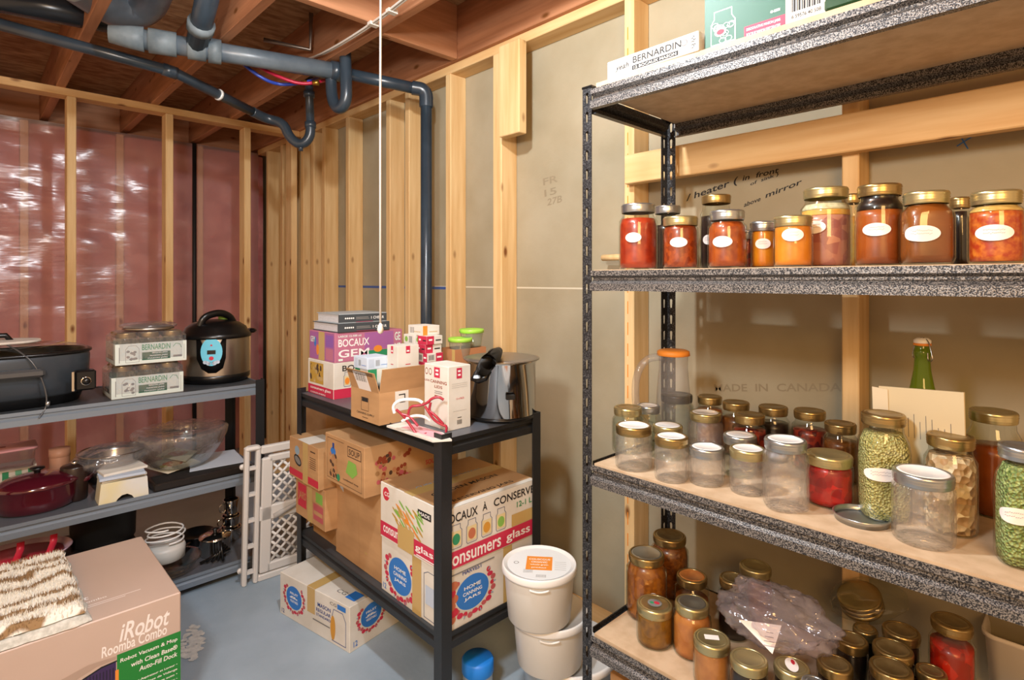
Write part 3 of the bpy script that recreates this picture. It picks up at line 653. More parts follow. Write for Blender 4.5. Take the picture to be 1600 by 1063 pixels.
s4(1237, 1040, 54, None, .10, 'dark', 'pale', 'dark jar with a white oval sticker on its lid at the shelf front', fill=.9, wide=True, disc_mark='oval')
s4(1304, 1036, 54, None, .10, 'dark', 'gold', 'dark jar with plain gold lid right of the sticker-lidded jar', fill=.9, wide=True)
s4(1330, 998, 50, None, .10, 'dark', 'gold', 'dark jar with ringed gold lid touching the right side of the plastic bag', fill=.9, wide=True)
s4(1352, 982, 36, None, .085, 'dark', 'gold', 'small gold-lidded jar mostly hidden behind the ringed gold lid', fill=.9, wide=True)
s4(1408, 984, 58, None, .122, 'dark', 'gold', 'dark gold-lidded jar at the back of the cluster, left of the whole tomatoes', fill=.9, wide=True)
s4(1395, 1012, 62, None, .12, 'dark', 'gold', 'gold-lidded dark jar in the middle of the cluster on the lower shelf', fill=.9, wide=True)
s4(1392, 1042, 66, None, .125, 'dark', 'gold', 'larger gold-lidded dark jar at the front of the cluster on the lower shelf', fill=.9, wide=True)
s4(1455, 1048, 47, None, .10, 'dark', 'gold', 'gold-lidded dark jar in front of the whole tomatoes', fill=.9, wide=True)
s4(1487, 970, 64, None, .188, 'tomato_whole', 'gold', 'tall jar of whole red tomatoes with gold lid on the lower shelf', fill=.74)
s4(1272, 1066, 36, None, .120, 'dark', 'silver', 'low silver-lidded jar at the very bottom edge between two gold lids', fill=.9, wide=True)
# ---------------------------------------------------------------- other things on the tall rack
# loose band lying open side up
v = P(1346, 814, S3); t = thing('screw_band', 'loose silver screw band lying upside down on the middle shelf', 'lid', (v.x, v.y, S3)); Rb = rad(1346, 92, depth(v))
b = MB(); b.lathe([(0, .0012), (Rb*.74, .0012), (Rb*.80, .003), (Rb*.92, .002), (Rb*.94, .0005), (Rb, .012), (Rb+.001, .0145), (Rb-.0015, .0145), (Rb*.95, .004)], 'silver_metal', n=48, caps=False); b.build('band_ring', t)
# pitcher with orange lid
v = PY(1052, 450, 1.50); d = depth(v); zt = H+(438-553)*d/F
t = thing('pitcher', 'clear plastic pitcher with side handle and flat orange lid on the middle shelf', 'pitcher', (v.x, v.y, S3), PI+.77)
hh = zt-S3; R = rad(1055, 46, d)
b = MB(); b.lathe([(0,.003),(R*.95,.001),(R*1.15,.006),(R*1.22,hh*.3),(R*1.12,hh*.6),(R*.98,hh*.85),(R,hh)], 'clear_plastic', n=28, caps=False); b.build('pitcher_body', t)
b = MB(); b.tube(smooth_path([(R*.8,0,hh*.97),(R*1.9,0,hh*.95),(R*2.6,0,hh*.78),(R*2.7,0,hh*.5),(R*2.3,0,hh*.25),(R*1.1,0,hh*.2)],3), .011, 'clear_plastic', 12); b.build('handle', t)
b = MB(); b.lathe([(0,hh+.012),(R*.9,hh+.012),(R*1.1,hh+.008),(R*1.14,hh-.004),(R*.9,hh-.006)], 'orange_ink', n=28); b.build('lid', t)
# green swing-top bottle
v = PY(1441, 450, 1.53); d = depth(v); zt = H+(438-528)*d/F; hb = zt-S3; R = .036
mat('bottle_green', '#5a8a1e', .08, spec=.8, c2='#3c6a14', scale=12)
thin('bottle_glass', '#b4cc4a', .04, 1.5, diffuse=.30, dcol='#93ad2c')
t = thing('swing_top_bottle', 'green glass swing-top bottle with white stopper behind the recipe card', 'bottle', (v.x, v.y, S3))
b = MB(); b.lathe([(0,.003),(R*.95,0),(R,.006),(R,hb*.5),(R*.93,hb*.58),(R*.62,hb*.70),(R*.45,hb*.80),(R*.40,hb*.88),(R*.46,hb*.90),(R*.46,hb*.92),(R*.40,hb*.93),(R*.40,hb*.965)], 'bottle_glass', n=30, caps=False); b.build('bottle_body', t)
b = MB(); b.lathe([(R*.42,hb*.965),(R*.46,hb*.97),(R*.46,hb*.985),(R*.30,hb),(0,hb)], 'white_gloss', n=20); b.build('stopper', t)
b = MB(); b.lathe([(R*.44,hb*.952),(R*.47,hb*.956),(R*.47,hb*.965),(R*.42,hb*.968)], 'orange_ink', n=20); b.build('rubber_seal', t)
b = MB()
for s_ in (-1, 1): b.tube(smooth_path([(s_*R*.1,0,hb*1.0),(s_*R*.55,0,hb*.985),(s_*R*.75,0,hb*.93),(s_*R*.95,0,hb*.87),(s_*R*.5,0,hb*.86),(s_*R*.47,0,hb*.91)],2), .0013, 'steel', 6)
b.build('wire_bail', t, rot=(0,0,-.8))
# recipe card
a_, c_ = PY(1379, 602, 1.44), PY(1512, 612, 1.40); vb = PY(1384, 690, 1.42)
t = thing('recipe_card', 'cream paper booklet propped upright in front of the green bottle', 'booklet', (a_.x, a_.y, S3))
mat('cream_paper', '#dccfae', .7); mat('cream_paper2', '#e6dabf', .7)
L_ = math.hypot(c_.x-a_.x, c_.y-a_.y); rz = math.atan2(c_.y-a_.y, c_.x-a_.x); hc = a_.z-S3; hc2 = c_.z-S3
b = MB(); b.add([(0,0,0),(L_,0,0),(L_,.0,hc2),(0,.0,hc),(0,.004,0),(L_,.004,0),(L_,.004,hc2),(0,.004,hc)], [(0,1,2,3),(7,6,5,4),(0,4,5,1),(1,5,6,2),(2,6,7,3),(3,7,4,0)], 'cream_paper')
fr_ = (Vector((0,0,0)), FX, FZ, -FY)
for k in range(10): u = L_*(.22+.07*k); b.rect(fr_, u, hc*.62, u+.0012, hc*(.74+.08*random.random()), 'grey_ink')
b.build('page', t, rot=(.06,0,rz))
b = MB(); b.add([(-.012,-.003,0),(.02,-.003,0),(.02,-.003,hc*.985),(-.012,-.003,hc*.99)], [(0,1,2,3)], 'cream_paper2'); solid(b.build('cover_edge', t, rot=(.06,0,rz)), .001)
# green-lidded tub
v = P(1440, 660, S3+.10); d = depth(v); R = rad(1440, 66, d)
mat('lime', '#8cc63a', .4); mat('lime2', '#a2d84c', .35)
thin('tub_clear', '#eef2ea', .12, 1.45, diffuse=.25, dcol='#dfe6da')
def tub(x, y, z, R, h, label, lidm='lime', c2=None, group=None):
    t = thing('food_tub', label, 'tub', (x, y, z), 0, group)
    b = MB(); b.lathe([(0,.002),(R*.78,0),(R*.82,.004),(R*.96,h-.008),(R*.97,h)], 'tub_clear', n=32, caps=False); b.build('tub_body', t)
    if c2: b = MB(); b.lathe([(0,.004),(R*.78,.004),(R*.90,h*.7),(0,h*.7)], c2, n=32, caps=False); b.build('contents', t)
    b = MB(); b.lathe([(R*.98,h-.008),(R*1.04,h-.007),(R*1.05,h+.004),(R*1.0,h+.007),(R*.9,h+.004),(0,h+.003)], lidm, n=32, caps=False); b.build('lid', t); return t
tub(v.x, v.y, S3, R, .10, 'round tub with a lime green lid between the split peas and the beans', c2='dark')
# white plastic open tub on lower shelf, right
v = P(1572, 990, S4+.12)
t = thing('open_tub', 'open white plastic tub with rounded corners on the right of the lower shelf', 'tub', (v.x+.02, v.y+.05, S4))
mat('milky', '#e8e0d4', .4)
def rrect(hx, hy, r, z, n=6):
    p = []
    for cx, cy, a0 in ((hx-r,hy-r,0),(-hx+r,hy-r,PI/2),(-hx+r,-hy+r,PI),(hx-r,-hy+r,1.5*PI)):
        for k in range(n+1): a = a0+PI/2*k/n; p.append((cx+r*math.cos(a), cy+r*math.sin(a), z))
    return p
def loft(b, rings, m, close_bottom=True, smooth=True):
    n = len(rings[0]); vs = [p for r in rings for p in r]; fs = []
    for j in range(len(rings)-1):
        for i in range(n): fs.append((j*n+i, j*n+(i+1)%n, (j+1)*n+(i+1)%n, (j+1)*n+i))
    if close_bottom: fs.append(tuple(range(n-1,-1,-1)))
    b.add(vs, fs, m, smooth)
b = MB(); loft(b, [rrect(.050,.075,.025,0), rrect(.058,.083,.03,.11), rrect(.063,.088,.03,.112), rrect(.063,.088,.03,.122), rrect(.060,.085,.03,.122), rrect(.055,.080,.028,.10), rrect(.048,.073,.025,.004)], 'milky'); n_ = 28
b.add(rrect(.048,.073,.025,.004), [tuple(range(n_))], 'milky'); b.build('tub_shell', t)
# boxes on the top shelf
def carton(name, label, cat, loc, size, body, rz=0, group=None, decals=None, top=None, bv=.0015, tilt=None, thick=None):
    lx, ly, lz = size; t = thing(name, label, cat, loc, rz, group, rot=(tilt if tilt else None))
    b = MB(); b.bbox((0,0,0), (lx,ly,lz), body, bv)
    fs = frames(lx, ly, lz)
    if top: b.rect(fs['T'], .001, .001, lx-.001, ly-.001, top, .0003)
    if decals: decals(b, fs, lx, ly, lz)
    b.build('carton' if cat == 'box' else 'body', t); return t
p0 = PY(949, 126, 1.215); p1 = PY(1098, 82, 1.215)
hw_ = PY(949, 90, 1.215).z-S1
def dec(b, f, lx, ly, lz):
    F_ = f['F']; b.rect(F_, lx*.30, lz*.10, lx*.80, lz*.34, 'black_ink'); b.text(F_, lx*.32, lz*.14, lx*.46, lz*.15, '12 BOCAUX MASON', 'white_card', .0016)
    b.text(F_, lx*.31, lz*.46, lx*.52, lz*.36, 'BERNARDIN', 'black_ink'); b.text(F_, lx*.10, lz*.25, lx*.15, lz*.40, 'yeah', 'black_ink', .001, .3)
    b.line(F_, [(lx*.04,lz*.25),(lx*.12,lz*.12),(lx*.22,lz*.16)], .0018, 'grey_ink')
    for k in range(8): b.rect(F_, lx*.93+(k%2)*.004, lz*(.2+.08*k), lx*.95+(k%3)*.003, lz*(.24+.08*k), 'black_ink')
    b.ell(F_, lx*.86, lz*.62, .009, .008, 'grey_ink'); b.ell(F_, lx*.86, lz*.62, .006, .005, 'white_card', .001)
sh = p1.x-p0.x
t1 = carton('jar_lid_box', 'slim white box with black printing tilted on the left end of the top shelf', 'box', (p0.x, 1.214, S1+.0185), (sh*.98, .09, .046), 'white_card', rz=-.03, decals=dec)
p0 = PY(1104, 76, 1.23); p1 = PY(1292, 20, 1.23)
def dec(b, f, lx, ly, lz):
    F_ = f['F']; b.rect(F_, 0, 0, lx*.70, lz, 'green_box'); b.rect(F_, lx*.36, 0, lx*.70, lz*.13, 'crimson'); b.text(F_, lx*.38, lz*.015, lx*.28, lz*.035, 'BOCAUX MASON DECORATIFS', 'white'); b.text(F_, lx*.38, lz*.07, lx*.28, lz*.035, 'DECORATIVE MASON JARS', 'white')
    jr = [(.06,.03),(.06,.26),(.09,.32),(.09,.40),(.25,.40),(.25,.32),(.28,.26),(.28,.03)]
    b.line(F_, [(lx*u, lz*v) for u, v in jr], .002, 'pale_mint', closed=True)
    for k in range(16):
        u = lx*(.09+.16*random.random()); v = lz*(.05+.2*random.random()); b.line(F_, [(u+.008*math.cos(2*PI*i/8), v+.006*math.sin(2*PI*i/8)) for i in range(8)], .0012, 'pale_mint', .0012, True)
    b.ell(F_, lx*.15, lz*.16, .014, .010, 'white_card', .0018); b.ell(F_, lx*.15, lz*.16, .009, .006, 'red_ink', .0022)
    b.text(F_, lx*.58, lz*.18, lx*.08, lz*.03, '40-05081', 'white')
    b.rect(F_, lx*.72, lz*.0, lx, lz, 'white_card'); 
    for k in range(18): b.rect(F_, lx*(.74+.0125*k), lz*.12, lx*(.74+.0125*k)+.0008+.0012*((k*7)%3), lz*.6, 'black_ink')
    b.text(F_, lx*.75, lz*.05, lx*.22, lz*.04, '6 59576 40 508', 'black_ink')
mat('green_box', '#14543e', .5); mat('pale_mint', '#d9ece2', .5)
t2 = carton('mason_jar_box', 'green and white box with a drawn jar and barcode standing on the top shelf', 'box', (p0.x, 1.222, S1+.0185), (p1.x-p0.x, .15, .20), 'white_card', decals=dec)
p0 = PY(1298, 10, 1.26)
mat('dark_green', '#17401f', .35)
t = thing('green_bottle_crate', 'dark green plastic basket at the right of the boxes on the top shelf', 'basket', (p0.x, 1.215, S1+.0185)); b = MB(); 
for k in range(3): b.bbox((0,0,.001+.045*k), (.16,.14,.030+.045*k), 'dark_green', .006)
for k in range(5): b.box((.004+.036*k,.004,.02), (.012+.036*k,.136,.12), 'dark_green')
b.build('basket', t)
# plastic bag draped over the lower jars
c0 = P(1213, 982, .505)
def blob(name, par, c, sx, sy, sz, m, amp=.3, freq=9, sub=5, seed=0, flat=None, sharp=True):
    bm = bmesh.new(); bmesh.ops.create_icosphere(bm, subdivisions=sub, radius=1.0)
    for v in bm.verts:
        n = v.co.copy(); p = n*freq/4+Vector((seed, seed*2.3, 1))
        k = 1+amp*(mnoise.noise(p)+.5*abs(mnoise.noise(p*2.7))+.22*abs(mnoise.noise(p*6)))
        q = Vector((n.x*sx, n.y*sy, n.z*sz))*k
        if flat is not None and q.z < flat: q.z = flat+(q.z-flat)*.05
        v.co = q
    me = bpy.data.meshes.new(name); bm.to_mesh(me); bm.free(); me.materials.append(MATS[m])
    for p in me.polygons: p.use_smooth = True
    o = bpy.data.objects.new(name, me); col.objects.link(o); o.parent = par; o.location = c; return o
thin('bag_film', '#f8f5fb', .12, 1.5, diffuse=.17, dcol='#f0ecfa', bump=.8, bscale=30, boost=.05)
t = thing('plastic_bag', 'crumpled clear plastic bag with a handwritten slip lying over jars on the lower shelf', 'bag', tuple(c0)); 
blob('bag_sheet', t, (0,0,.03), .115, .085, .055, 'bag_film', .38, 8, 5, 3)
b = MB(); u = Vector((.75,.35,0)).normalized(); vv = Vector((-.25,.42,.55)).normalized(); nn = u.cross(vv); q = Vector((-.0,-.085,.012))
fr_ = (q, u, vv, nn); b.poly(fr_, [(-.045,.03),(.045,.035),(.02,-.025)], 'label_paper'); 
for k in range(4): b.rect(fr_, .002+.003*k, -.012+.009*k, .026, -.010+.009*k, 'label_ink', .0012)
solid(b.build('paper_slip', t), .0006)
# bag of jar lids
c0 = P(1345, 940, .50)
t = thing('bag_of_lids', 'zip bag of large gold jar lids tilted on top of the lower shelf jars', 'bag', tuple(c0), rot=(.30, -.30, .4)); t.scale = (1.2, 1.2, 1.2)
for k in range(3):
    b = MB(); z = -.012+.010*k; b.lathe([(.040,z),(.042,z+.001),(.042,z+.008),(.039,z+.009),(.030,z+.008),(0,z+.008)], 'gold_metal', n=40, caps=False); b.build('jar_lid', t)
blob('bag_film', t, (.012,0,.004), .072, .055, .024, 'glass', .12, 7, 4, 5)
# small carton under the lower shelf
v = P(965, 1050, .20)
t = carton('carton_box', 'brown carton with dark stripes on the floor under the tall rack', 'box', (-.93, 1.27, 0), (.30, .28, .25), 'carton', decals=lambda b, f, lx, ly, lz: (b.rect(f['F'], .02, .20, .28, .21, 'black_ink'), b.rect(f['F'], .02, .175, .28, .19, 'brown_ink'), b.rect(f['F'], .02, .15, .12, .165, 'black_ink')))
# ---------------------------------------------------------------- things on and under the middle rack
def fruitwreath(b, f, cu, cv, ru, rv, lines, h=.014, rot=0, head=None):
    for k in range(26):
        t = 2*PI*k/26
        if PI*.30 < t < PI*.70: continue
        r = 1.22+.10*(k % 2); b.ell(f, cu+ru*r*math.cos(t), cv+rv*r*math.sin(t), ru*(.13+.03*(k%3)), rv*(.14+.03*(k%2)), ('red_ink', 'berry', 'crimson')[k % 3], .0008, 10)
        if k % 3 == 0: b.ell(f, cu+ru*1.38*math.cos(t), cv+rv*1.38*math.sin(t), ru*.10, rv*.05, 'leaf', .0009, 8, t)
    b.ell(f, cu, cv, ru*1.06, rv*1.06, 'white_card', .0012, 36); b.ell(f, cu, cv, ru, rv, 'blue_ink', .0016, 36)
    n = len(lines)
    for i, s_ in enumerate(lines): ww = ru*1.15*(1-.12*abs(i-(n-1)/2)); b.text(f, cu-ww/2, cv+rv*.42-(i+.55)*rv*1.0/n*1.0-.0, ww, rv*.62/n, s_, 'white', .002)
    if head: b.text(f, cu-ru*.6, cv+rv*1.18, ru*1.2, rv*.26, head, 'navy', .0014)
mat('berry', '#b5565a', .6); mat('leaf', '#8aa2b4', .6); mat('brown_print', '#8a3a1c', .7)
mat('jar_line', '#34476a', .6); mat('peach_card', '#b47a50', .8)
def drawn_jar(b, f, u, v, w, h, fill, line='jar_line', wd=.0016):
    b.poly(f, [(u+w*.08,v+h*.10),(u+w*.92,v+h*.10),(u+w*.92,v+h*.72),(u+w*.08,v+h*.72)], 'pale_gold_print', .0008)
    b.ell(f, u+w*.5, v+h*.38, w*.34, h*.24, fill, .0012, 20)
    b.line(f, [(u+w*.1,v),(u+w*.9,v),(u+w,v+h*.08),(u+w,v+h*.72),(u+w*.85,v+h*.82),(u+w*.85,v+h),(u+w*.15,v+h),(u+w*.15,v+h*.82),(u,v+h*.72),(u,v+h*.08)], wd, line, .0016, True)
mat('pale_gold_print', '#d8c592', .6); mat('pear_print', '#c98f2c', .6)
def tape_strip(b, f, u0, v0, u1, v1): b.rect(f, u0, v0, u1, v1, 'tape', .0022)
# two jar cartons with books on top, rear left
def dec(b, f, lx, ly, lz):
    for fr_, L_ in ((f['F'], lx), (f['R'], ly)):
        b.rect(fr_, .001, .001, L_-.001, lz*.27, 'crimson', .0004)
    b.rect(f['F'], lx*.08, lz*.33, lx*.62, lz*.92, 'gold_ink', .0006)
    for k in range(26): b.ell(f['F'], lx*(.12+.46*random.random()), lz*(.36+.5*random.random()), .014, .009, ('gold_ink', 'tape', 'brown_ink')[k % 3], .0008+.0001*k, 8, k)
    b.text(f['F'], lx*.10, lz*.13, lx*.8, lz*.10, 'consumers glass', 'white'); b.text(f['F'], lx*.10, lz*.03, lx*.6, lz*.04, 'CONSUMERS', 'white')
    b.text(f['R'], ly*.12, lz*.75, ly*.55, lz*.16, 'BOCAUX', 'black_ink'); drawn_jar(b, f['R'], ly*.14, lz*.32, .030, lz*.40, 'orange_ink')
    b.text(f['R'], ly*.38, lz*.06, ly*.55, lz*.16, 'consumers', 'white')
carton('jar_carton', 'white and crimson jar carton directly under the purple one on the middle rack', 'box', (-2.318, 1.045, ZT), (.228, .31, .143), 'white_card', decals=dec)
mat('purple_print', '#a0609a', .5); mat('rose_print', '#b8708a', .5); mat('grape', '#8a5aa8', .5)
def dec(b, f, lx, ly, lz):
    b.rect(f['R'], .004, .004, ly-.004, lz-.004, 'rose_print', .0005); b.rect(f['R'], ly*.42, lz*.35, ly*.86, lz*.95, 'purple_print', .0009)
    b.text(f['R'], ly*.05, lz*.52, ly*.44, lz*.26, 'BOCAUX', 'white'); b.text(f['R'], ly*.05, lz*.16, ly*.44, lz*.26, 'GEM', 'white'); b.text(f['R'], ly*.05, lz*.84, ly*.32, lz*.07, 'LARGE 12-500 ml', 'pale_mint')
    b.rect(f['R'], ly*.05, lz*.05, ly*.11, lz*.12, 'pale_mint'); b.rect(f['R'], ly*.48, lz*.1, ly*.85, lz*.32, 'green_ink', .0009); b.ell(f['R'], ly*.62, lz*.36, .02, .014, 'orange_ink', .0012)
    b.text(f['R'], ly*.88, lz*.6, ly*.09, lz*.3, 'GE', 'pale_mint'); b.text(f['R'], ly*.88, lz*.2, ly*.09, lz*.3, 'ME', 'pale_mint')
    b.rect(f['F'], .004, .004, lx-.004, lz-.004, 'purple_print', .0005); b.rect(f['F'], lx*.38, .001, lx*.62, lz-.001, 'tape', .002); b.rect(f['F'], lx*.66, lz*.06, lx*.95, lz*.45, 'rose_print', .0009); b.rect(f['F'], lx*.66, lz*.5, lx*.95, lz*.9, 'grape', .0009)
    b.ell(f['F'], lx*.34, lz*.35, .012, .022, 'orange_ink', .0012); b.ell(f['F'], lx*.24, lz*.62, .010, .02, 'blue_ink', .0012); b.text(f['F'], lx*.05, lz*.6, lx*.18, lz*.2, 'GEM', 'pale_mint')
carton('jar_carton', 'purple and rose jar carton stacked under the two books at the back left', 'box', (-2.316, 1.05, ZT+.1435), (.226, .31, .1175), 'rose_print', decals=dec)
mat('book_dark', '#454a4e', .4); mat('book_page', '#cfcfd2', .7, c2='#b9bcc2', scale=60, stretch=(1,1,14)); mat('book_cover', '#a9b2b6', .45); mat('plum', '#8a2a4a', .5)
def book(loc, rz, lx, ly, lz, label, cov):
    t = thing('book', label, 'book', loc, rz, 'books on the purple carton')
    b = MB(); b.box((.004,.004,.003), (lx-.006,ly-.004,lz-.003), 'book_page'); b.build('pages', t)
    b = MB(); b.box((0,0,0), (lx,ly,.0028), cov); b.box((0,0,lz-.0028), (lx,ly,lz), cov, top='book_cover'); b.build('cover', t)
    b = MB(); b.box((lx-.005,0,.0028), (lx+.001,ly,lz-.0028), 'book_dark'); f = (Vector((lx+.001,0,0)), FY, FZ, FX)
    for k in range(5): b.ell(f, ly*.13+k*.0085, lz*.5, .0036, .0036, 'white', .0006, 10)
    b.rect(f, ly*.34, lz*.52, ly*.60, lz*.62, 'grey_ink'); b.rect(f, ly*.34, lz*.36, ly*.62, lz*.46, 'grey_ink'); b.text(f, ly*.66, lz*.34, ly*.28, lz*.30, '1 CHEF-R', 'white')
    b.rect(f, ly*.34, lz*.05, ly*.70, lz*.12, 'plum'); b.build('spine', t)
book((-2.31, 1.062, ZT+.262), .0, .225, .232, .036, 'dark-spined thick book lying directly on the purple carton', 'book_dark')
book((-2.285, 1.068, ZT+.2985), .0, .195, .215, .037, 'thick book with a pale cover lying on top of the other book', 'book_cover')
# open carton with small boxes
def open_carton(name, label, loc, size, rz=0, flaps=(), m='carton', dec=None, group=None):
    lx, ly, lz = size; t = thing(name, label, 'box', loc, rz, group); th = .003
    b = MB(); b.box((0,0,0),(lx,ly,th),m); b.box((0,0,th),(lx,th,lz),m); b.box((0,ly-th,th),(lx,ly,lz),m); b.box((0,th,th),(th,ly-th,lz),m); b.box((lx-th,th,th),(lx,ly-th,lz),m)
    if dec: dec(b, frames(lx,ly,lz), lx, ly, lz)
    b.build('carton', t)
    for side, hh, lean, m2, dd in flaps:
        b = MB(); w_ = lx if side in 'FB' else ly
        b.box((.002, -th/2, 0), (w_-.002, th/2, hh), m2)
        if dd: dd(b, (Vector((0,-th/2,0)), FX, FZ, -FY), w_, hh)
        lo = {'F': ((0, th/2, lz), (lean,0,0)), 'R': ((lx-th/2, 0, lz), (lean,0,PI/2)), 'B': ((lx,ly-th/2,lz), (lean,0,PI)), 'L': ((th/2,ly,lz),(lean,0,-PI/2))}[side]
        o = b.build('flap', t, lo[0]); o.rotation_euler = lo[1]
    return t
def dec(b, f, lx, ly, lz):
    b.rect(f['F'], lx*.40, lz*.62, lx*.62, lz*.76, 'black_ink'); b.line(f['F'], [(lx*.38,lz*.34),(lx*.64,lz*.34),(lx*.64,lz*.74),(lx*.38,lz*.74)], .0016, 'brown_ink', closed=True)
    b.text(f['F'], lx*.22, lz*.20, lx*.62, lz*.07, 'CANNING SUPPLY', 'black_ink'); b.rect(f['F'], lx*.42, lz*.10, lx*.62, lz*.12, 'brown_ink')
    b.rect(f['R'], ly*.33, lz*.35, ly*.62, lz*.98, 'white_card', .0006); b.line(f['R'], [(ly*.42,lz*.86),(ly*.54,lz*.86),(ly*.54,lz*.62),(ly*.44,lz*.62)], .004, 'black_ink')
fd = lambda b, f, w_, hh: (b.poly(f, [(w_*.30,0),(w_*.74,0),(w_*.70,hh*.95),(w_*.22,hh*.95)], 'label_paper', .0006), [b.rect(f, w_*(.28+.028*k), hh*.45, w_*(.28+.028*k)+.0012+.001*(k%3), hh*.85, 'black_ink') for k in range(14)], [b.rect(f, w_*(.04+.045*k), hh*.80, w_*(.065+.045*k), hh*.98, 'black_ink') for k in range(20)])
oc = open_carton('open_carton', 'open brown carton of small boxes at the front edge of the middle rack', (-1.80, .965, ZT), (.184, .18, .104), 0, (('F', .068, .28, 'carton', fd), ('R', .080, .22, 'carton', None)), dec=dec)
mat('mint_print', '#6fae8c', .5); mat('ice_card', '#c9d6e6', .5)
def small_box(loc, size, body, label, kind, rz=0, group='small boxes of canning lids', face=None):
    def dec(b, f, lx, ly, lz):
        for k_, L_ in (('F', lx), ('R', ly)):
            g = f[k_]
            if kind == 'blue': b.rect(g, L_*.08, lz*.15, L_*.3, lz*.85, 'pale_print'); [b.rect(g, L_*(.38+.03*q), lz*.25, L_*(.395+.03*q), lz*.75, 'grey_ink') for q in range(6)]; b.rect(g, L_*.6, lz*.3, L_*.94, lz*.34, 'blue_ink')
            if kind == 'green': b.rect(g, 0, 0, L_*.4, lz, 'green_ink'); b.text(g, L_*.45, lz*.5, L_*.4, lz*.22, 'MASON', 'black_ink'); b.rect(g, L_*.45, lz*.25, L_*.9, lz*.32, 'mint_print')
            if kind == 'white': b.rect(g, L_*.38, lz*.70, L_*.58, lz*.98, 'crimson'); b.rect(g, L_*.42, lz*.76, L_*.54, lz*.82, 'white', .0012); b.rect(g, L_*.36, lz*.26, L_*.60, lz*.29, 'red_ink')
            if kind == 'pink': b.rect(g, 0, 0, L_*(.45 if k_ == 'R' else 1), lz, 'crimson'); b.rect(g, L_*.12, lz*.45, L_*.34, lz*.65, 'white', .0012); b.rect(g, L_*.55, lz*.4, L_*.9, lz*.55, 'black_ink')
            if kind == 'pink2': b.rect(g, L_*.55, 0, L_, lz, 'crimson'); [b.rect(g, L_*(.1+.05*q), lz*.2, L_*(.125+.05*q), lz*.8, 'black_ink') for q in range(7)]; b.rect(g, L_*.62, lz*.4, L_*.9, lz*.6, 'white', .0012)
            if kind == 'orange': b.rect(g, L_*.02, 0, L_*.28 if k_=='R' else L_*.95, lz, 'orange_ink' if k_ == 'R' else 'white_card'); [b.rect(g, L_*(.4+.08*q), lz*.3, L_*(.45+.08*q), lz*.4, 'gold_ink') for q in range(6)]; [b.rect(f['F'], lx*(.15+.06*q), lz*.2, lx*(.18+.06*q), lz*.8, 'grey_ink') for q in range(5)]
            if kind == 'greenwhite': b.ell(g, L_*.25, lz*.5, lz*.3, lz*.3, 'lime_ink'); [b.rect(g, L_*(.5+.05*q), lz*.15, L_*(.53+.05*q), lz*.85, 'grey_ink') for q in range(6)]
    return carton('lid_box', label, 'box', loc, size, body, rz, group, dec, bv=.0008)
small_box((-1.79, .975, ZT+.0035), (.085, .085, .165), 'white_card', 'green and white lid box inside the open carton, under the pale blue one', 'green')
small_box((-1.795, .972, ZT+.169), (.090, .088, .040), 'ice_card', 'pale blue lid box on top of the green one in the open carton', 'blue')
small_box((-1.70, 1.04, ZT+.0035), (.072, .09, .155), 'mint_print', 'mint green box standing inside the open carton, carrying the white cube box', 'green')
small_box((-1.703, 1.048, ZT+.160), (.066, .085, .088), 'white_card', 'white cube-shaped lid box with a small red mark above the open carton', 'white')
carton('lid_carton', 'plain brown carton carrying the stack of pink and white lid boxes', 'box', (-1.702, 1.165, ZT), (.085, .085, .150), 'carton')
for k, (kd, lb, dx) in enumerate((('pink', 'lowest of the stacked crimson and white lid boxes', 0), ('pink2', 'barcoded crimson and white lid box, second from the bottom of its stack', .004), ('pink', 'crimson and white lid box, third from the bottom of its stack', -.004), ('pink', 'crimson and white lid box on top of its stack, beside the green tubs', .002))):
    small_box((-1.698+dx, 1.170, ZT+.1505+.0305*k), (.052, .070, .030), 'white_card', lb, kd, rz=.03*(k % 2))
carton('lid_carton', 'narrow brown carton behind the white cube box', 'box', (-1.790, 1.165, ZT), (.085, .085, .205), 'carton')
small_box((-1.782, 1.17, ZT+.2055), (.070, .068, .033), 'white_card', 'white and green lid box, lower of two beside the crimson stack', 'greenwhite')
small_box((-1.784, 1.168, ZT+.239), (.070, .068, .033), 'white_card', 'white and green lid box directly under the orange and white one', 'greenwhite')
small_box((-1.765, 1.175, ZT+.2725), (.090, .075, .034), 'white_card', 'orange and white lid box highest of all the small boxes', 'orange')
open_carton('open_carton', 'open brown carton holding green-lidded tubs behind the pressure canner', (-1.735, 1.295, ZT), (.095, .150, .215), 0, (), m='peach_card', dec=lambda b, f, lx, ly, lz: tape_strip(b, f['F'], lx*.8, 0, lx*.98, lz))
v = PY(716, 450, 1.345); tub(v.x+.012, 1.345, ZT+.177, .044, .070, 'green-lidded clear tub at the front of the carton behind the pressure canner', 'lime2', group='green-lidded tubs in the carton')
tub(-1.690, 1.415, ZT+.215, .046, .060, 'green-lidded clear tub at the back of the carton behind the pressure canner', 'lime2', group='green-lidded tubs in the carton')
tub(-1.735, 1.27, ZT+.0, .030, .255, 'tall clear tub with bright green lid behind the orange and white lid box', 'lime')
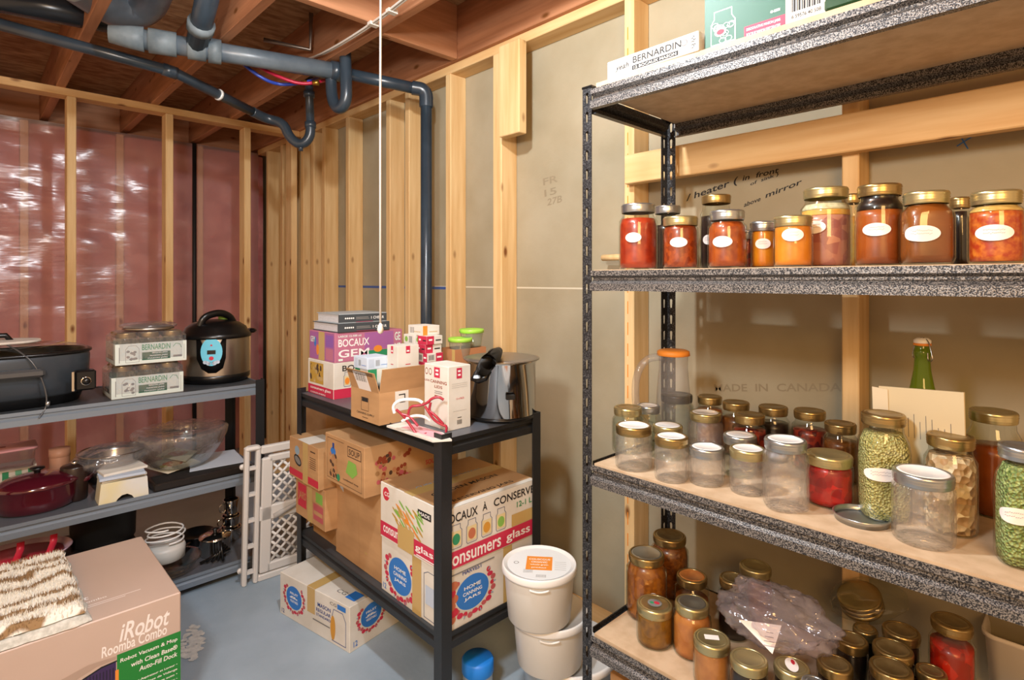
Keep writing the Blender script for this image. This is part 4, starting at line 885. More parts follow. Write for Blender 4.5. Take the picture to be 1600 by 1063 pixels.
# tall canning lids box
def dec(b, f, lx, ly, lz):
    for g, L_, s in ((f['F'], lx, .42), (f['R'], ly, .36)):
        b.rect(g, L_*s, lz*.80, L_*(s+.24), lz*.965, 'crimson'); b.rect(g, L_*(s+.06), lz*.84, L_*(s+.18), lz*.87, 'white', .0012); b.rect(g, L_*(s+.06), lz*.90, L_*(s+.18), lz*.93, 'white', .0012)
    b.text(f['F'], lx*.26, lz*.71, lx*.68, lz*.05, 'CANNING', 'brown_print'); b.text(f['F'], lx*.44, lz*.635, lx*.32, lz*.045, 'LIDS', 'brown_print'); b.text(f['F'], lx*.02, lz*.72, lx*.2, lz*.03, 'LIDS', 'brown_print')
    for k in range(2): b.ell(f['F'], lx*(.10+.16*k), lz*.88, .008, .011, 'brown_print'); b.ell(f['F'], lx*(.10+.16*k), lz*.88, .006, .008, 'white_card', .0012)
    b.rect(f['F'], lx*.44, lz*.58, lx*.76, lz*.59, 'grey_ink'); b.rect(f['F'], lx*.44, lz*.55, lx*.76, lz*.56, 'grey_ink'); b.rect(f['F'], lx*.44, lz*.50, lx*.72, lz*.52, 'brown_print')
    for k in range(3): b.rect(f['R'], ly*.15, lz*(.72-.03*k), ly*.85, lz*(.723-.03*k), 'grey_ink')
    b.text(f['R'], ly*.34, lz*.47, ly*.36, lz*.028, '12 ct PACK', 'red_ink'); b.rect(f['R'], ly*.2, lz*.29, ly*.8, lz*.293, 'grey_ink')
    for k in range(9): b.rect(f['R'], ly*(.38+.025*k), lz*.08, ly*(.38+.025*k)+.0008+.0006*(k%2), lz*.15, 'black_ink')
    b.rect(f['R'], ly*.4, lz*.18, ly*.58, lz*.19, 'black_ink')
carton('canning_lid_box', 'tall white box of canning lids standing in front of the pressure canner', 'box', (-1.533, 1.083, ZT), (.127, .090, .200), 'white_card', decals=dec)
# pressure canner
pc = Vector((-1.440, 1.340, ZT)); Rp = .118
t = thing('pressure_canner', 'polished steel pressure canner with black locking handle at the right of the middle rack', 'pot', tuple(pc))
b = MB(); b.lathe([(0,.014),(Rp*.97,.012),(Rp,.018),(Rp,.190),(Rp+.006,.193),(Rp+.006,.198)], 'chrome', n=64, caps=False); b.build('pot_body', t)
b = MB(); b.lathe([(0,.0),(Rp*.90,.0),(Rp*1.01,.006),(Rp*1.01,.014),(Rp*.9,.014)], 'black_plastic', n=48, caps=False); b.build('base_ring', t)
mat('lid_steel', '#a39c92', .35, .8)
b = MB(); b.lathe([(Rp+.006,.1985),(Rp+.013,.199),(Rp+.013,.203),(Rp*.9,.208),(0,.212)], 'lid_steel', n=64, caps=False); b.build('lid', t)
K = [P(779, 549, 1.080), P(772, 556, 1.085), P(763, 566, 1.085), at_d(755, 577, 1.86), at_d(748, 588, 1.835), at_d(741, 594, 1.84)]
b = MB(); b.tube([k-pc for k in K], [.014,.023,.024,.024,.020,.012], 'black_matte', 14); b.build('lid_handle', t)
b = MB(); b.tube([k-pc for k in (at_d(737,592,1.86), at_d(748,594,1.835), at_d(758,590,1.83), at_d(766,580,1.835))], [.007,.012,.012,.006], 'black_plastic', 12); b.build('pot_handle', t)
b = MB(); q = K[1]-pc+Vector((.012,-.014,.008)); b.lathe([(0,.004),(.008,.003),(.010,-.006)], 'orange_ink', tuple(q), 14, caps=False); b.build('release_button', t)
b = MB(); q = K[4]-pc+Vector((.012,-.018,.004)); b.lathe([(0,.003),(.010,.001),(.012,-.006)], 'pale_print', tuple(q), 16, caps=False, scl=(1,1)); b.build('pressure_valve', t)
b = MB(); an = math.atan2(-pc.y+.35, -pc.x-.2); b.bbox((Rp-.004,-.016,.080),(Rp+.006,.016,.098),'black_matte',.003); o = b.build('helper_handle', t); o.rotation_euler = (0,0,-.50)
# jar lifter in its pack
v0 = P(650, 668, ZT); dJ = 1.74
t = thing('jar_lifter', 'red-handled wire jar lifter with white grips leaning on the canning lid box', 'tongs', tuple(v0))
def cj(L_): return [at_d(430+x/3.542, 440+y/3.542, dJ+o) - v0 for x, y, o in L_]
b = MB(); b.tube(smooth_path(cj([(660,730,.0),(650,690,0),(680,660,0),(730,652,0),(790,655,0),(815,672,0)]),2), .0050, 'white_gloss', 10); b.build('white_grip', t)
b = MB(); b.tube(smooth_path(cj([(700,775,.0),(760,742,0),(820,745,0),(860,770,0)]),2), .0045, 'white_gloss', 10); b.build('white_grip', t)
mat('red_wire', '#a32338', .3, coat=.5)
for L_ in ([(735,745,0),(745,690,0),(800,688,0),(845,672,0),(865,648,0),(905,638,0),(932,655,0)], [(668,708,0),(700,735,0),(745,790,0),(780,845,-.01),(800,858,-.02),(838,842,-.02)], [(828,690,-.005),(850,725,-.01),(880,770,-.01),(925,795,-.01),(950,800,-.01),(945,835,-.01)], [(700,735,.0),(745,745,0),(790,800,-.01)], [(860,670,0),(850,720,0),(880,735,-.01),(930,790,-.01)]):
    b = MB(); b.tube(smooth_path(cj(L_),2), .0042, 'red_wire', 8); b.build('wire_arm', t)
pk = [P(604, 668, ZT), P(632, 662, ZT), P(692, 679, ZT), P(706, 690, ZT), P(676, 692, ZT), P(640, 680, ZT)]
t = thing('flat_package', 'flat white and pink package lying under the jar lifter on the front of the shelf', 'packet', tuple(pk[0]))
mat('pink_card', '#e3a6b0', .5)
b = MB(); q = [p-pk[0] for p in pk]; n = len(q); b.add([p+Vector((0,0,.0005)) for p in q]+[p+Vector((0,0,.006)) for p in q], [tuple(range(n-1,-1,-1)), tuple(range(n,2*n))]+[(i,(i+1)%n,n+(i+1)%n,n+i) for i in range(n)], 'white_card')
fr_ = (Vector((0,0,.006)), FX, FY, FZ); c_ = sum(q, Vector())/n; b.poly(fr_, [((p.x-c_.x)*.7+c_.x+.01, (p.y-c_.y)*.7+c_.y+.01) for p in q], 'pink_card', .0006); b.build('body', t)
# ---- lower shelf of the middle rack
def dec(b, f, lx, ly, lz):
    b.rect(f['F'], 0, lz*.05, lx, lz*.22, 'red_ink'); b.ell(f['F'], lx*.30, lz*.48, .035, .020, 'black_ink', .001, 24, -.3); b.ell(f['F'], lx*.30, lz*.48, .028, .013, 'grey_ink', .0014, 24, -.3); b.ell(f['F'], lx*.28, lz*.72, .022, .018, 'leaf')
    tape_strip(b, f['F'], lx*.48, 0, lx*.66, lz); [b.rect(f['F'], lx*.72, lz*(.45+.05*k), lx*.92, lz*(.465+.05*k), 'brown_ink') for k in range(6)]; b.rect(f['F'], lx*.74, lz*.84, lx*.9, lz*.87, 'brown_ink')
    b.rect(f['T'], lx*.3, ly*.0, lx*.7, ly*.35, 'white_card', .0008)
carton('carton_box', 'brown carton with a dark oval print and red stripe, upper of the left pair', 'box', (-2.315, .965, .5215), (.262, .30, .160), 'carton', decals=dec)
def dec(b, f, lx, ly, lz):
    b.rect(f['F'], lx*.08, lz*.25, lx*.38, lz*.85, 'red_ink'); b.rect(f['F'], lx*.62, lz*.15, lx*.94, lz*.55, 'berry'); b.rect(f['F'], lx*.70, lz*.6, lx*.92, lz*.85, 'lime_ink'); tape_strip(b, f['F'], lx*.42, 0, lx*.58, lz)
    b.text(f['F'], lx*.10, lz*.4, lx*.26, lz*.25, 'JARS', 'carton', .0014); b.rect(f['F'], lx*.64, lz*.28, lx*.92, lz*.38, 'carton', .0014)
carton('carton_box', 'brown carton with red and green patches, lower of the left pair', 'box', (-2.30, .985, .365), (.262, .30, .156), 'carton', decals=dec)
carton('carton_box', 'dark carton lowest at the left end of the bottom shelf', 'box', (-2.28, 1.05, ZB), (.21, .26, .089), 'carton_dark')
def dec(b, f, lx, ly, lz):
    b.rect(f['F'], lx*.06, .012, lx*.94, .0135, 'brown_ink'); b.rect(f['F'], lx*.06, lz-.014, lx*.5, lz-.0125, 'brown_ink'); b.rect(f['F'], lx*.065, .012, lx*.07, lz-.014, 'brown_ink'); b.rect(f['F'], lx*.935, .012, lx*.94, lz-.02, 'brown_ink')
    b.line(f['F'], [(lx*.60,lz*.70),(lx*.92,lz*.70),(lx*.92,lz*.90),(lx*.60,lz*.90)], .003, 'brown_ink', closed=True); b.text(f['F'], lx*.63, lz*.74, lx*.26, lz*.12, 'SOUP', 'brown_ink')
    b.ell(f['F'], lx*.22, lz*.66, .020, .014, 'blue_ink'); b.rect(f['F'], lx*.20, lz*.72, lx*.25, lz*.84, 'navy')
    for k in range(22): b.ell(f['F'], lx*(.14+.18*random.random()), lz*(.14+.45*random.random()), .010, .007, ('brown_ink', 'peach_card', 'carton_dark')[k % 3], .0008+.00005*k, 8, k)
    b.ell(f['F'], lx*.36, lz*.16, .012, .013, 'green_ink', .002)
    b.poly(f['F'], [(lx*.55,lz*.35),(lx*.72,lz*.28),(lx*.84,lz*.42),(lx*.80,lz*.60),(lx*.62,lz*.62)], 'lime_ink', .001); b.text(f['F'], lx*.48, lz*.16, lx*.38, lz*.05, 'condensed soup', 'brown_ink')
    for k in range(60):
        u, v_ = random.random(), random.random(); b.ell(f['R'], ly*(.12+.34*u), lz*(.08+.68*v_), .006+.006*random.random(), .008, ('brown_print', 'peach_card', 'carton_dark', 'brown_ink', 'brown_print', 'berry')[k % 6], .0008+.00005*k, 8, k)
    b.text(f['R'], ly*.62, lz*.35, ly*.3, lz*.10, 'SOUP 24 cans', 'red_ink'); tape_strip(b, f['T'], 0, ly*.45, lx, ly*.55)
carton('carton_box', 'wide brown soup carton with brown and green print overhanging the plain carton', 'box', (-1.995, .965, .5875), (.285, .40, .170), 'carton', decals=dec)
def dec(b, f, lx, ly, lz):
    b.line(f['F'], [(lx*.45,lz*.95),(lx*.50,lz*.6),(lx*.53,lz*.05)], .0012, 'carton_dark'); b.poly(f['F'], [(lx*.10,lz*.82),(lx*.18,lz*.78),(lx*.16,lz*.96),(lx*.11,lz*.98)], 'pale_print', .001); b.ell(f['F'], lx*.66, lz*.22, .008, .004, 'tape', .001)
carton('carton_box', 'large plain brown carton in the centre of the lower shelf under the soup carton', 'box', (-2.050, 1.035, ZB), (.345, .34, .312), 'carton', decals=dec)
def dec(b, f, lx, ly, lz):
    fruitwreath(b, f['F'], lx*.32, lz*.46, .066, .058, ['HOME', 'CANNING', 'JARS'], rot=-.2); b.text(f['F'], lx*.03, lz*.06, .02, .018, '12', 'blue_ink')
    b.line(f['F'], [(lx*.70,lz*.06),(lx*.96,lz*.06),(lx*.96,lz*.80),(lx*.90,lz*.86),(lx*.76,lz*.86),(lx*.70,lz*.80)], .0018, 'jar_line', closed=True); tape_strip(b, f['F'], lx*.52, .0, lx*.66, lz)
    b.rect(f['F'], lx*.72, lz*.30, lx*.94, lz*.62, 'pale_print')
    fruitwreath(b, f['R'], ly*.27, lz*.50, .066, .052, ['HOME', 'CANNING', 'JARS'], head='HARVEST')
    for k in range(6): b.ell(f['R'], ly*.055+.010*(k % 2), lz*(.18+.11*k), .018, .014, ('apple', 'red_ink', 'apple')[k % 3], .0024, 14)
    tape_strip(b, f['R'], ly*.60, lz*.0, ly*.70, lz); b.line(f['R'], [(ly*.74,lz*.2),(ly*.92,lz*.2),(ly*.92,lz*.48),(ly*.74,lz*.48)], .001, 'jar_line', closed=True); b.text(f['R'], ly*.76, lz*.27, ly*.14, lz*.12, '12x1 L', 'navy'); b.rect(f['R'], ly*.05, lz*.90, ly*.5, lz*.925, 'grey_ink')
mat('apple', '#b86a48', .6)
carton('jar_carton', 'white home canning jar carton with a blue oval and fruit wreath on the lower shelf', 'box', (-1.692, 1.02, ZB), (.352, .390, .180), 'white_card', decals=dec)
def dec(b, f, lx, ly, lz):
    b.rect(f['F'], 0, lz*.04, lx, lz*.30, 'crimson', .0005); b.text(f['F'], lx*.05, lz*.12, lx*.40, lz*.12, 'consumers', 'white'); b.text(f['F'], lx*.58, lz*.10, lx*.34, lz*.14, 'glass', 'white'); b.rect(f['F'], lx*.6, lz*.05, lx*.9, lz*.07, 'white', .001)
    b.ell(f['F'], lx*.10, lz*.82, .020, .022, 'red_ink'); b.text(f['F'], lx*.07, lz*.78, .03, .014, 'CG', 'white', .0015); b.rect(f['F'], lx*.62, lz*.72, lx*.82, lz*.84, 'black_ink'); b.text(f['F'], lx*.64, lz*.75, lx*.16, lz*.06, 'MADE', 'white', .0016)
    for k in range(40): b.ell(f['F'], lx*(.25+.42*random.random()), lz*(.34+.42*random.random()), .022, .004, ('gold_ink', 'tape', 'lime_ink', 'orange_ink')[k % 4], .001+.00006*k, 8, -.7+.3*random.random())
    tape_strip(b, f['F'], lx*.30, 0, lx*.56, lz*.40)
    R_ = f['R']; b.rect(R_, 0, lz*.02, ly, lz*.30, 'crimson', .0005); b.text(R_, ly*.02, lz*.06, ly*.56, lz*.16, 'consumers', 'white', .002); b.text(R_, ly*.64, lz*.05, ly*.28, lz*.19, 'glass', 'white', .0026)
    b.text(R_, ly*.0, lz*.76, ly*.33, lz*.15, 'BOCAUX', 'black_ink', .0012); b.text(R_, ly*.38, lz*.78, ly*.05, lz*.15, 'À', 'black_ink', .0012); b.text(R_, ly*.50, lz*.78, ly*.47, lz*.14, 'CONSERVE', 'black_ink', .0012)
    for k, m_ in enumerate(('green_ink', 'apple', 'pear_print', 'lime_ink')): drawn_jar(b, R_, ly*(.06+.155*k), lz*.34, ly*.11, lz*.38, m_)
    tape_strip(b, R_, ly*.70, lz*.31, ly*.98, lz*.52); b.text(R_, ly*.76, lz*.62, ly*.18, lz*.10, '12-1 L', 'green_ink')
    T_ = f['TR']; b.rect(f['T'], .003, .003, lx-.003, ly-.003, 'carton', .0004)
    for k, s_ in enumerate(('PRESERVING JARS', 'GOLDEN MASON', 'CUEILLETTE MOISSON')): b.text(T_, ly*.12, .03+.085*k, ly*.7, .022, s_, 'black_ink' if k < 2 else 'leaf', .001)
    tape_strip(b, T_, 0, lx*.46, ly, lx*.60); b.rect(T_, ly*.02, 0, ly*.98, .022, 'white_card', .0008)
carton('jar_carton', 'white jar carton printed with four jars and a crimson band, on the fruit-wreath carton', 'box', (-1.690, 1.015, ZB+.1805), (.352, .392, .185), 'white_card', decals=dec)
# box on the floor
def dec(b, f, lx, ly, lz):
    fruitwreath(b, f['F'], lx*.22, lz*.54, .050, .044, ['FRUIT', '&', 'VEGETABLE']); tape_strip(b, f['F'], lx*.42, lz*.42, lx*.53, lz)
    b.text(f['F'], lx*.57, lz*.66, lx*.18, lz*.09, 'MASON', 'navy'); b.text(f['F'], lx*.55, lz*.54, lx*.20, lz*.08, 'REGULAR', 'navy'); b.text(f['F'], lx*.55, lz*.44, lx*.20, lz*.06, 'STANDARD', 'navy'); b.rect(f['F'], lx*.50, lz*.30, lx*.74, lz*.33, 'grey_ink')
    b.line(f['F'], [(lx*.77,lz*.08),(lx*.95,lz*.08),(lx*.95,lz*.62),(lx*.91,lz*.78),(lx*.79,lz*.78),(lx*.77,lz*.62)], .0022, 'navy', closed=True); b.ell(f['F'], lx*.78, lz*.36, .014, .044, 'pear_print', .0018)
    b.rect(f['F'], lx*.84, lz*.83, lx*.95, lz*.94, 'blue_ink'); b.text(f['F'], lx*.74, lz*.85, lx*.09, lz*.07, 'CG', 'grey_ink'); b.text(f['F'], lx*.03, lz*.06, .018, .016, '12', 'navy')
    fruitwreath(b, f['R'], ly*.36, lz*.58, .048, .042, ['FRUIT', '&', 'VEGETABLE']); b.text(f['R'], ly*.06, lz*.08, .018, .02, '12', 'blue_ink')
    tape_strip(b, f['T'], lx*.42, 0, lx*.53, ly); b.text(f['T'], lx*.30, ly*.60, lx*.30, .026, 'Verre', 'blue_ink', .001, rot=-.9+.9); b.rect(f['T'], lx*.84, ly*.12, lx*.96, ly*.30, 'blue_ink'); b.text(f['T'], lx*.70, ly*.14, lx*.12, .02, 'CG', 'grey_ink')
carton('jar_carton', 'white jar carton with tape and blue fruit oval on the floor under the middle rack', 'box', (-2.262, .905, 0), (.427, .27, .163), 'white_card', rz=.181, decals=dec)
# stacked pails
mat('pail_white', '#d6d4ce', .35, c2='#cccac3', scale=4, sub=0); mat('pail_lid', '#e4e4e2', .3); mat('pail_blue', '#9aa8b4', .3)
def pail(x, y, z, R, h, label, body, dec=None):
    t = thing('lidded_pail', label, 'pail', (x, y, z), 0, 'stacked pails')
    b = MB(); b.lathe([(0,.001),(R*.80,0),(R*.84,.006),(R*.94,h-.025),(R*.94,h-.012)], body, n=56, caps=False); b.build('pail_body', t)
    b = MB(); b.lathe([(R*.95,h-.022),(R,h-.021),(R*1.01,h-.016),(R,h-.004),(R*.98,h),(R*.95,h),(R*.93,h-.005),(0,h-.005)], 'pail_lid', n=56, caps=False)
    f = (Vector((0,0,h-.005)), Vector((.76,.65,0)), Vector((-.65,.76,0)), FZ)
    if dec: dec(b, f, R)
    b.build('lid', t)
    b = MB(); a = math.atan2(-y, -x)-.0; pts = [((R*1.0)*math.cos(a+k*.05), (R*1.0)*math.sin(a+k*.05), h-.028-.004*math.sin(PI*(k+5)/10)) for k in range(-5,6)]; b.tube(pts, .003, 'pail_lid', 6); b.build('pull_tab', t)
    return t
def lab(b, f, R):
    b.ell(f, 0, 0, R*.86, R*.86, 'pale_lbl', .0004, 48); b.poly(f, [(-R*.35,-R*.35),(R*.35,-R*.35),(R*.35,R*.38),(-R*.35,R*.38)], 'orange_ink', .0012)
    for k, (s_, ww) in enumerate((('COUSCOUS', .52), ('ORGANIC', .40), ('whole grain', .44), ('product', .36))): b.text(f, -R*ww/1.0*.55, R*(.18-.15*k), R*ww*1.1, R*.09, s_, 'white', .002)
    b.ell(f, -R*.62, R*.0, R*.07, R*.07, 'grey_ink', .001); b.ell(f, -R*.62, 0, R*.05, R*.05, 'pale_lbl', .0014)
    for k in range(9): b.rect(f, -R*.05+R*.03*k, -R*.72, -R*.05+R*.03*k+.0012, -R*.58, 'grey_ink', .001)
    for k in range(5): b.rect(f, R*.42, R*(-.30+.1*k), R*.72, R*(-.29+.1*k), 'grey_ink', .001); b.rect(f, -R*.4, -R*.5+.004*k, -R*.15, -R*.49+.004*k, 'grey_ink', .001)
mat('pale_lbl', '#dfe4e6', .4)
pail(-1.176, 1.250, .307, .112, .163, 'top pail of the stack, with an orange square label on its white lid', 'pail_white', lab)
pail(-1.180, 1.300, .1505, .118, .156, 'middle pail of the stack, plain translucent white', 'pail_white')
pail(-1.190, 1.400, 0, .160, .150, 'bottom pail of the stack, wider with a bluish body', 'pail_blue')
t = thing('blue_capped_tub', 'round container with a bright blue lid on the floor under the middle rack', 'container', (-1.385, 1.185, 0))
mat('bright_blue', '#1f7fe0', .4)
b = MB(); b.lathe([(0,.001),(.046,0),(.048,.004),(.048,.085)], 'pail_blue', n=32, caps=False); b.build('tub_body', t)
b = MB(); b.lathe([(.050,.070),(.051,.072),(.051,.108),(.046,.114),(0,.114)], 'bright_blue', n=32, caps=False); b.build('lid', t)
# ---------------------------------------------------------------- baby gate
mat('gate_white', '#d3d0cc', .4); mat('gate_grey', '#a8a6a3', .5)
t = thing('safety_gate', 'white plastic safety gate with lattice panels leaning between the two low racks', 'gate', (-2.585, .862, 0), 0, rot=(0, .075, -.05))
GL, GH = .46, .605
b = MB(); b.bbox((0,0,0),(.030,.020,GH),'gate_white',.006); b.bbox((0,.046,.0),(.030,.066,GH),'gate_white',.006)
b.bbox((-.004,.0,GH-.012),(.034,.066,GH+.008),'gate_white',.008); b.build('stile', t)
for k in range(5): b = MB(); b.box((.004,.020,.05+.115*k),(.026,.046,.062+.115*k),'gate_white'); b.build('stile_rung', t)
for nm, y0, y1, z0, z1 in (('top_rail',.066,GL,GH-.035,GH),('middle_rail',.066,GL,.27,.335),('bottom_rail',.066,GL,0,.03),('bottom_rail',.10,GL,.035,.075),('end_stile',GL-.02,GL,.03,GH-.03),('inner_stile',.072,.118,.035,GH-.055),('top_rail',.10,GL,GH-.075,GH-.045)):
    b = MB(); b.bbox((.003,y0,z0),(.027,y1,z1),'gate_white',.005); b.build(nm, t)
def lattice(y0, z0, y1, z1, name):
    b = MB(); st = .046; wd = .0062
    c = -2.0
    for sg in (1, -1):
        k = -40
        while k < 40:
            # line z = sg*y + k*st
            pts = []
            for yy in (y0, y1):
                zz = sg*(yy-y0)+z0+k*st
                if z0 <= zz <= z1: pts.append((yy, zz))
            for zz in (z0, z1):
                yy = y0+(zz-z0-k*st)*sg
                if y0 < yy < y1: pts.append((yy, zz))
            if len(pts) >= 2:
                (a0, c0), (a1, c1) = pts[0], pts[1]
                if math.hypot(a1-a0, c1-c0) > .004: b.tube([(.013,a0,c0),(.013,a1,c1)], wd, 'gate_white', 6)
            k += 1
    b.build(name, t)
lattice(.118, .335, GL-.02, GH-.075, 'lattice_panel'); lattice(.118, .075, GL-.02, .27, 'lattice_panel')
b = MB(); b.tube([(.034,.125,.285),(.040,.20,.315),(.036,.33,.36)], [.012,.009,.006], 'gate_grey', 10); b.build('latch_lever', t)
b = MB(); b.lathe([(0,-.012),(.012,-.010),(.012,.0)], 'gate_white', (-.002,.0,.52), 12, axis='x'); b.build('rubber_foot', t); b = MB(); b.lathe([(0,-.012),(.012,-.010),(.012,.0)], 'gate_white', (-.002,.0,.06), 12, axis='x'); b.build('rubber_foot', t)
# things in the corner behind the gate
carton('carton_box', 'tall tan carton standing in the corner behind the safety gate', 'box', (-3.02, 1.32, 0), (.30, .26, .68), 'carton')
t = thing('foam_packing', 'white moulded foam packing piece leaning in the corner behind the gate', 'packing', (-2.68, 1.25, 0)); b = MB(); b.prism([(0,0),(.12,0),(.12,.58),(0,.58),(0,.50),(.07,.50),(.07,.08),(0,.08)], 0, 0, .05, 'white'); b.build('foam_block', t)
# ---------------------------------------------------------------- vacuum box and mop pad
mat('box_beige', '#c3aa9a', .45, c2='#bca392', scale=3); mat('box_green', '#1f7d2c', .45); mat('print_white', '#efe6e0', .5); mat('robot_purple', '#3a2350', .35); mat('robot_rib', '#22142f', .4); mat('box_shade', '#ad9483', .5)
def dec(b, f, lx, ly, lz):
    R_ = f['R']; g0 = .405
    b.rect(R_, g0, .001, ly-.001, .286, 'box_green', .0006)
    b.text(R_, g0+.005, .318, .118, .050, 'iRobot', 'print_white', .001, .18); b.text(R_, g0-.035, .292, .155, .030, 'Roomba Combo', 'print_white', .001, .05)
    for k, (s_, ww) in enumerate((('Robot Vacuum & Mop', .140), ('with Clean Base®', .115), ('Auto-Fill Dock', .095))): b.text(R_, ly-.010-ww, .258-.021*k, ww, .0135, s_, 'print_white', .0014, .1)
    for k, (s_, ww) in enumerate((('Robot Aspirateur et Laveur •', .12), ('avec Base de Vidange', .10), ('Remplissage auto •', .09), ('Robot Aspirador y Trapeador •', .12), ('con Clean Base', .10), ('Auto-Fill', .05))): b.text(R_, ly-.010-ww, .188-.014*k, ww, .0075, s_, 'print_white', .0014, .1)
    # robot picture: dark ribbed disc seen from the side
    b.poly(R_, [(.20,.001),(g0-.002,.001),(g0-.002,.270),(.37,.268),(.33,.255),(.29,.235),(.25,.205),(.22,.17),(.20,.13)], 'robot_purple', .0006)
    for k in range(26): u = .21+.0074*k; b.rect(R_, u, .002, u+.003, .10+.155*min(1, (k+4)/20), 'robot_rib', .0009)
    b.line(R_, [(.20,.13),(.22,.17),(.25,.205),(.29,.235),(.33,.255),(.37,.268),(.403,.270)], .004, 'black_plastic', .0012)
    b.poly(R_, [(.14,.16),(.20,.20),(.28,.25),(.36,.275),(.403,.276),(.403,.284),(.34,.288),(.24,.268),(.14,.21)], 'box_shade', .0007)
    b.rect(R_, g0-.004, .215, g0+.004, .245, 'orange_ink', .0016)
    T_ = f['TR']; b.text(T_, .26, .14, .10, .024, 'iRobot', 'print_white', .001, .1); b.text(T_, .26, .118, .14, .012, 'Roomba Combo', 'print_white', .001); b.rect(T_, .26, .098, .48, .101, 'print_white'); b.rect(T_, .26, .088, .44, .091, 'print_white'); b.rect(f['T'], lx*.0, ly*.5, lx, ly*.502, 'box_shade', .0006)
carton('vacuum_box', 'large beige robot vacuum box with green panel on the floor at front left', 'box', (-2.395, -.10, 0), (.511, .562, .400), 'box_beige', decals=dec, bv=.003)
m, nt, bs = newmat('fleece'); MATS['fleece'] = m; N = nt.nodes; L = nt.links
tc = N.new('ShaderNodeTexCoord'); wv = N.new('ShaderNodeTexWave'); wv.wave_type = 'BANDS'; wv.bands_direction = 'X'; wv.inputs['Scale'].default_value = 4.2; wv.inputs['Distortion'].default_value = 6.0; wv.inputs['Detail Scale'].default_value = 2.2; wv.inputs['Detail'].default_value = 1
L.new(tc.outputs['Object'], wv.inputs['Vector']); r = N.new('ShaderNodeValToRGB'); r.color_ramp.elements[0].position = .12; r.color_ramp.elements[1].position = .38; r.color_ramp.elements[0].color = lin('#93744f'); r.color_ramp.elements[1].color = lin('#e9e4d8')
L.new(wv.outputs['Fac'], r.inputs[0]); L.new(r.outputs[0], bs.inputs['Base Color']); bs.inputs['Roughness'].default_value = .95
mat('fleece_edge', '#d3d1c8', .9, c2='#b4b2a8', scale=80)
t = thing('mop_pad', 'folded fluffy beige mop pad with brown zigzag lying on the vacuum box', 'mop pad', (-2.36, -.10, .4005))
for li, (z0, th, ex, m_, nm) in enumerate(((0, .020, (.475, .350), 'fleece_edge', 'pad_backing'), (.020, .022, (.455, .338), 'fleece', 'pad_pile'))):
    b = MB(); nx, ny = 60, 50; vs = []; fs = []
    for j in range(ny+1):
        for i in range(nx+1):
            x = ex[0]*i/nx; y = ex[1]*j/ny; e = min(x, ex[0]-x, y, ex[1]-y); k = min(1, e/.02)**.5
            vs.append((x+.006*mnoise.noise(Vector((x*30, y*30, li))), y+.006*mnoise.noise(Vector((x*30, y*30, 5+li))), z0+.002+(th-.002)*k+.006*k*mnoise.noise(Vector((x*55, y*55, li*3)))))
    for j in range(ny):
        for i in range(nx): k = j*(nx+1)+i; fs.append((k, k+1, k+nx+2, k+nx+1))
    b.add(vs, fs, m_, True)
    b.box((.01,.01,z0),(ex[0]-.01,ex[1]-.01,z0+.004), m_)
    o = b.build(nm, t)
    if li == 1:
        b = MB()
        for q in range(6500):
            x = ex[0]*random.random(); y = ex[1]*random.random(); e = min(x, ex[0]-x, y, ex[1]-y); k = min(1, e/.02)**.5; z = z0+.002+(th-.002)*k
            a = random.random()*2*PI; r_ = .0016; dx, dy = (random.random()-.5)*.010, (random.random()-.5)*.010
            b.add([(x+r_*math.cos(a), y+r_*math.sin(a), z-.002), (x-r_*math.cos(a), y-r_*math.sin(a), z-.002), (x+dx, y+dy, z+.009+.004*random.random())], [(0,1,2)], 'fleece')
        o2 = b.build('pile_fibres', t); o2['kind'] = 'stuff'
# ---------------------------------------------------------------- things on the left rack
def superell(a, c, n, z, e=2.6, cx=0, cy=0): return [(cx+a*math.copysign(abs(math.cos(2*PI*i/n))**(2/e), math.cos(2*PI*i/n)), cy+c*math.copysign(abs(math.sin(2*PI*i/n))**(2/e), math.sin(2*PI*i/n)), z) for i in range(n)]
mat('cooker_shell', '#454c54', .28, .45); mat('cooker_black', '#101113', .3); mat('cooker_grey', '#57585a', .3, .4)
t = thing('slow_cooker', 'dark oval slow cooker with chrome-edged control knob panel at the left of the top shelf', 'slow cooker', (-2.86, .085, LT))
def lf(name, rings, m, e=2.6, close=True, par=None):
    b = MB(); loft(b, [superell(a, c_, 48, z, e) for a, c_, z in rings], m, close); return b.build(name, par or t)
lf('cooker_shell', [(.155,.255,.030),(.172,.275,.045),(.178,.282,.12),(.180,.285,.175),(.176,.282,.190)], 'cooker_shell')
lf('cooker_base', [(.140,.240,0),(.150,.250,.004),(.160,.262,.034)], 'cooker_black')
lf('rim', [(.176,.282,.188),(.184,.290,.192),(.184,.290,.200),(.165,.27,.201)], 'black_plastic', close=False)
o = lf('glass_lid', [(.172,.278,.201),(.165,.265,.212),(.12,.20,.226),(.05,.08,.232),(.001,.001,.233)], 'glass', close=False)
lf('crock', [(.165,.27,.199),(.150,.255,.10),(.10,.2,.06)], 'black_plastic', close=False)
b = MB(); b.tube([(0,-.05,.232),(0,-.03,.262),(0,.03,.262),(0,.05,.232)], .010, 'black_plastic', 10); b.build('lid_handle', t)
b = MB(); b.bbox((.155,.215,.055),(.205,.280,.130),'black_plastic',.006); o = b.build('control_panel', t)
b = MB(); b.bbox((.198,.205,.055),(.208,.214,.130),'chrome',.002); b.build('panel_trim', o)
b = MB(); b.lathe([(.014,0),(.013,.012),(0,.013)], 'black_plastic', (.205,.248,.09), 20, axis='x'); b.lathe([(.0165,-.001),(.0165,.002),(.014,.002)], 'chrome', (.205,.248,.09), 20, axis='x'); b.build('control_knob', o)
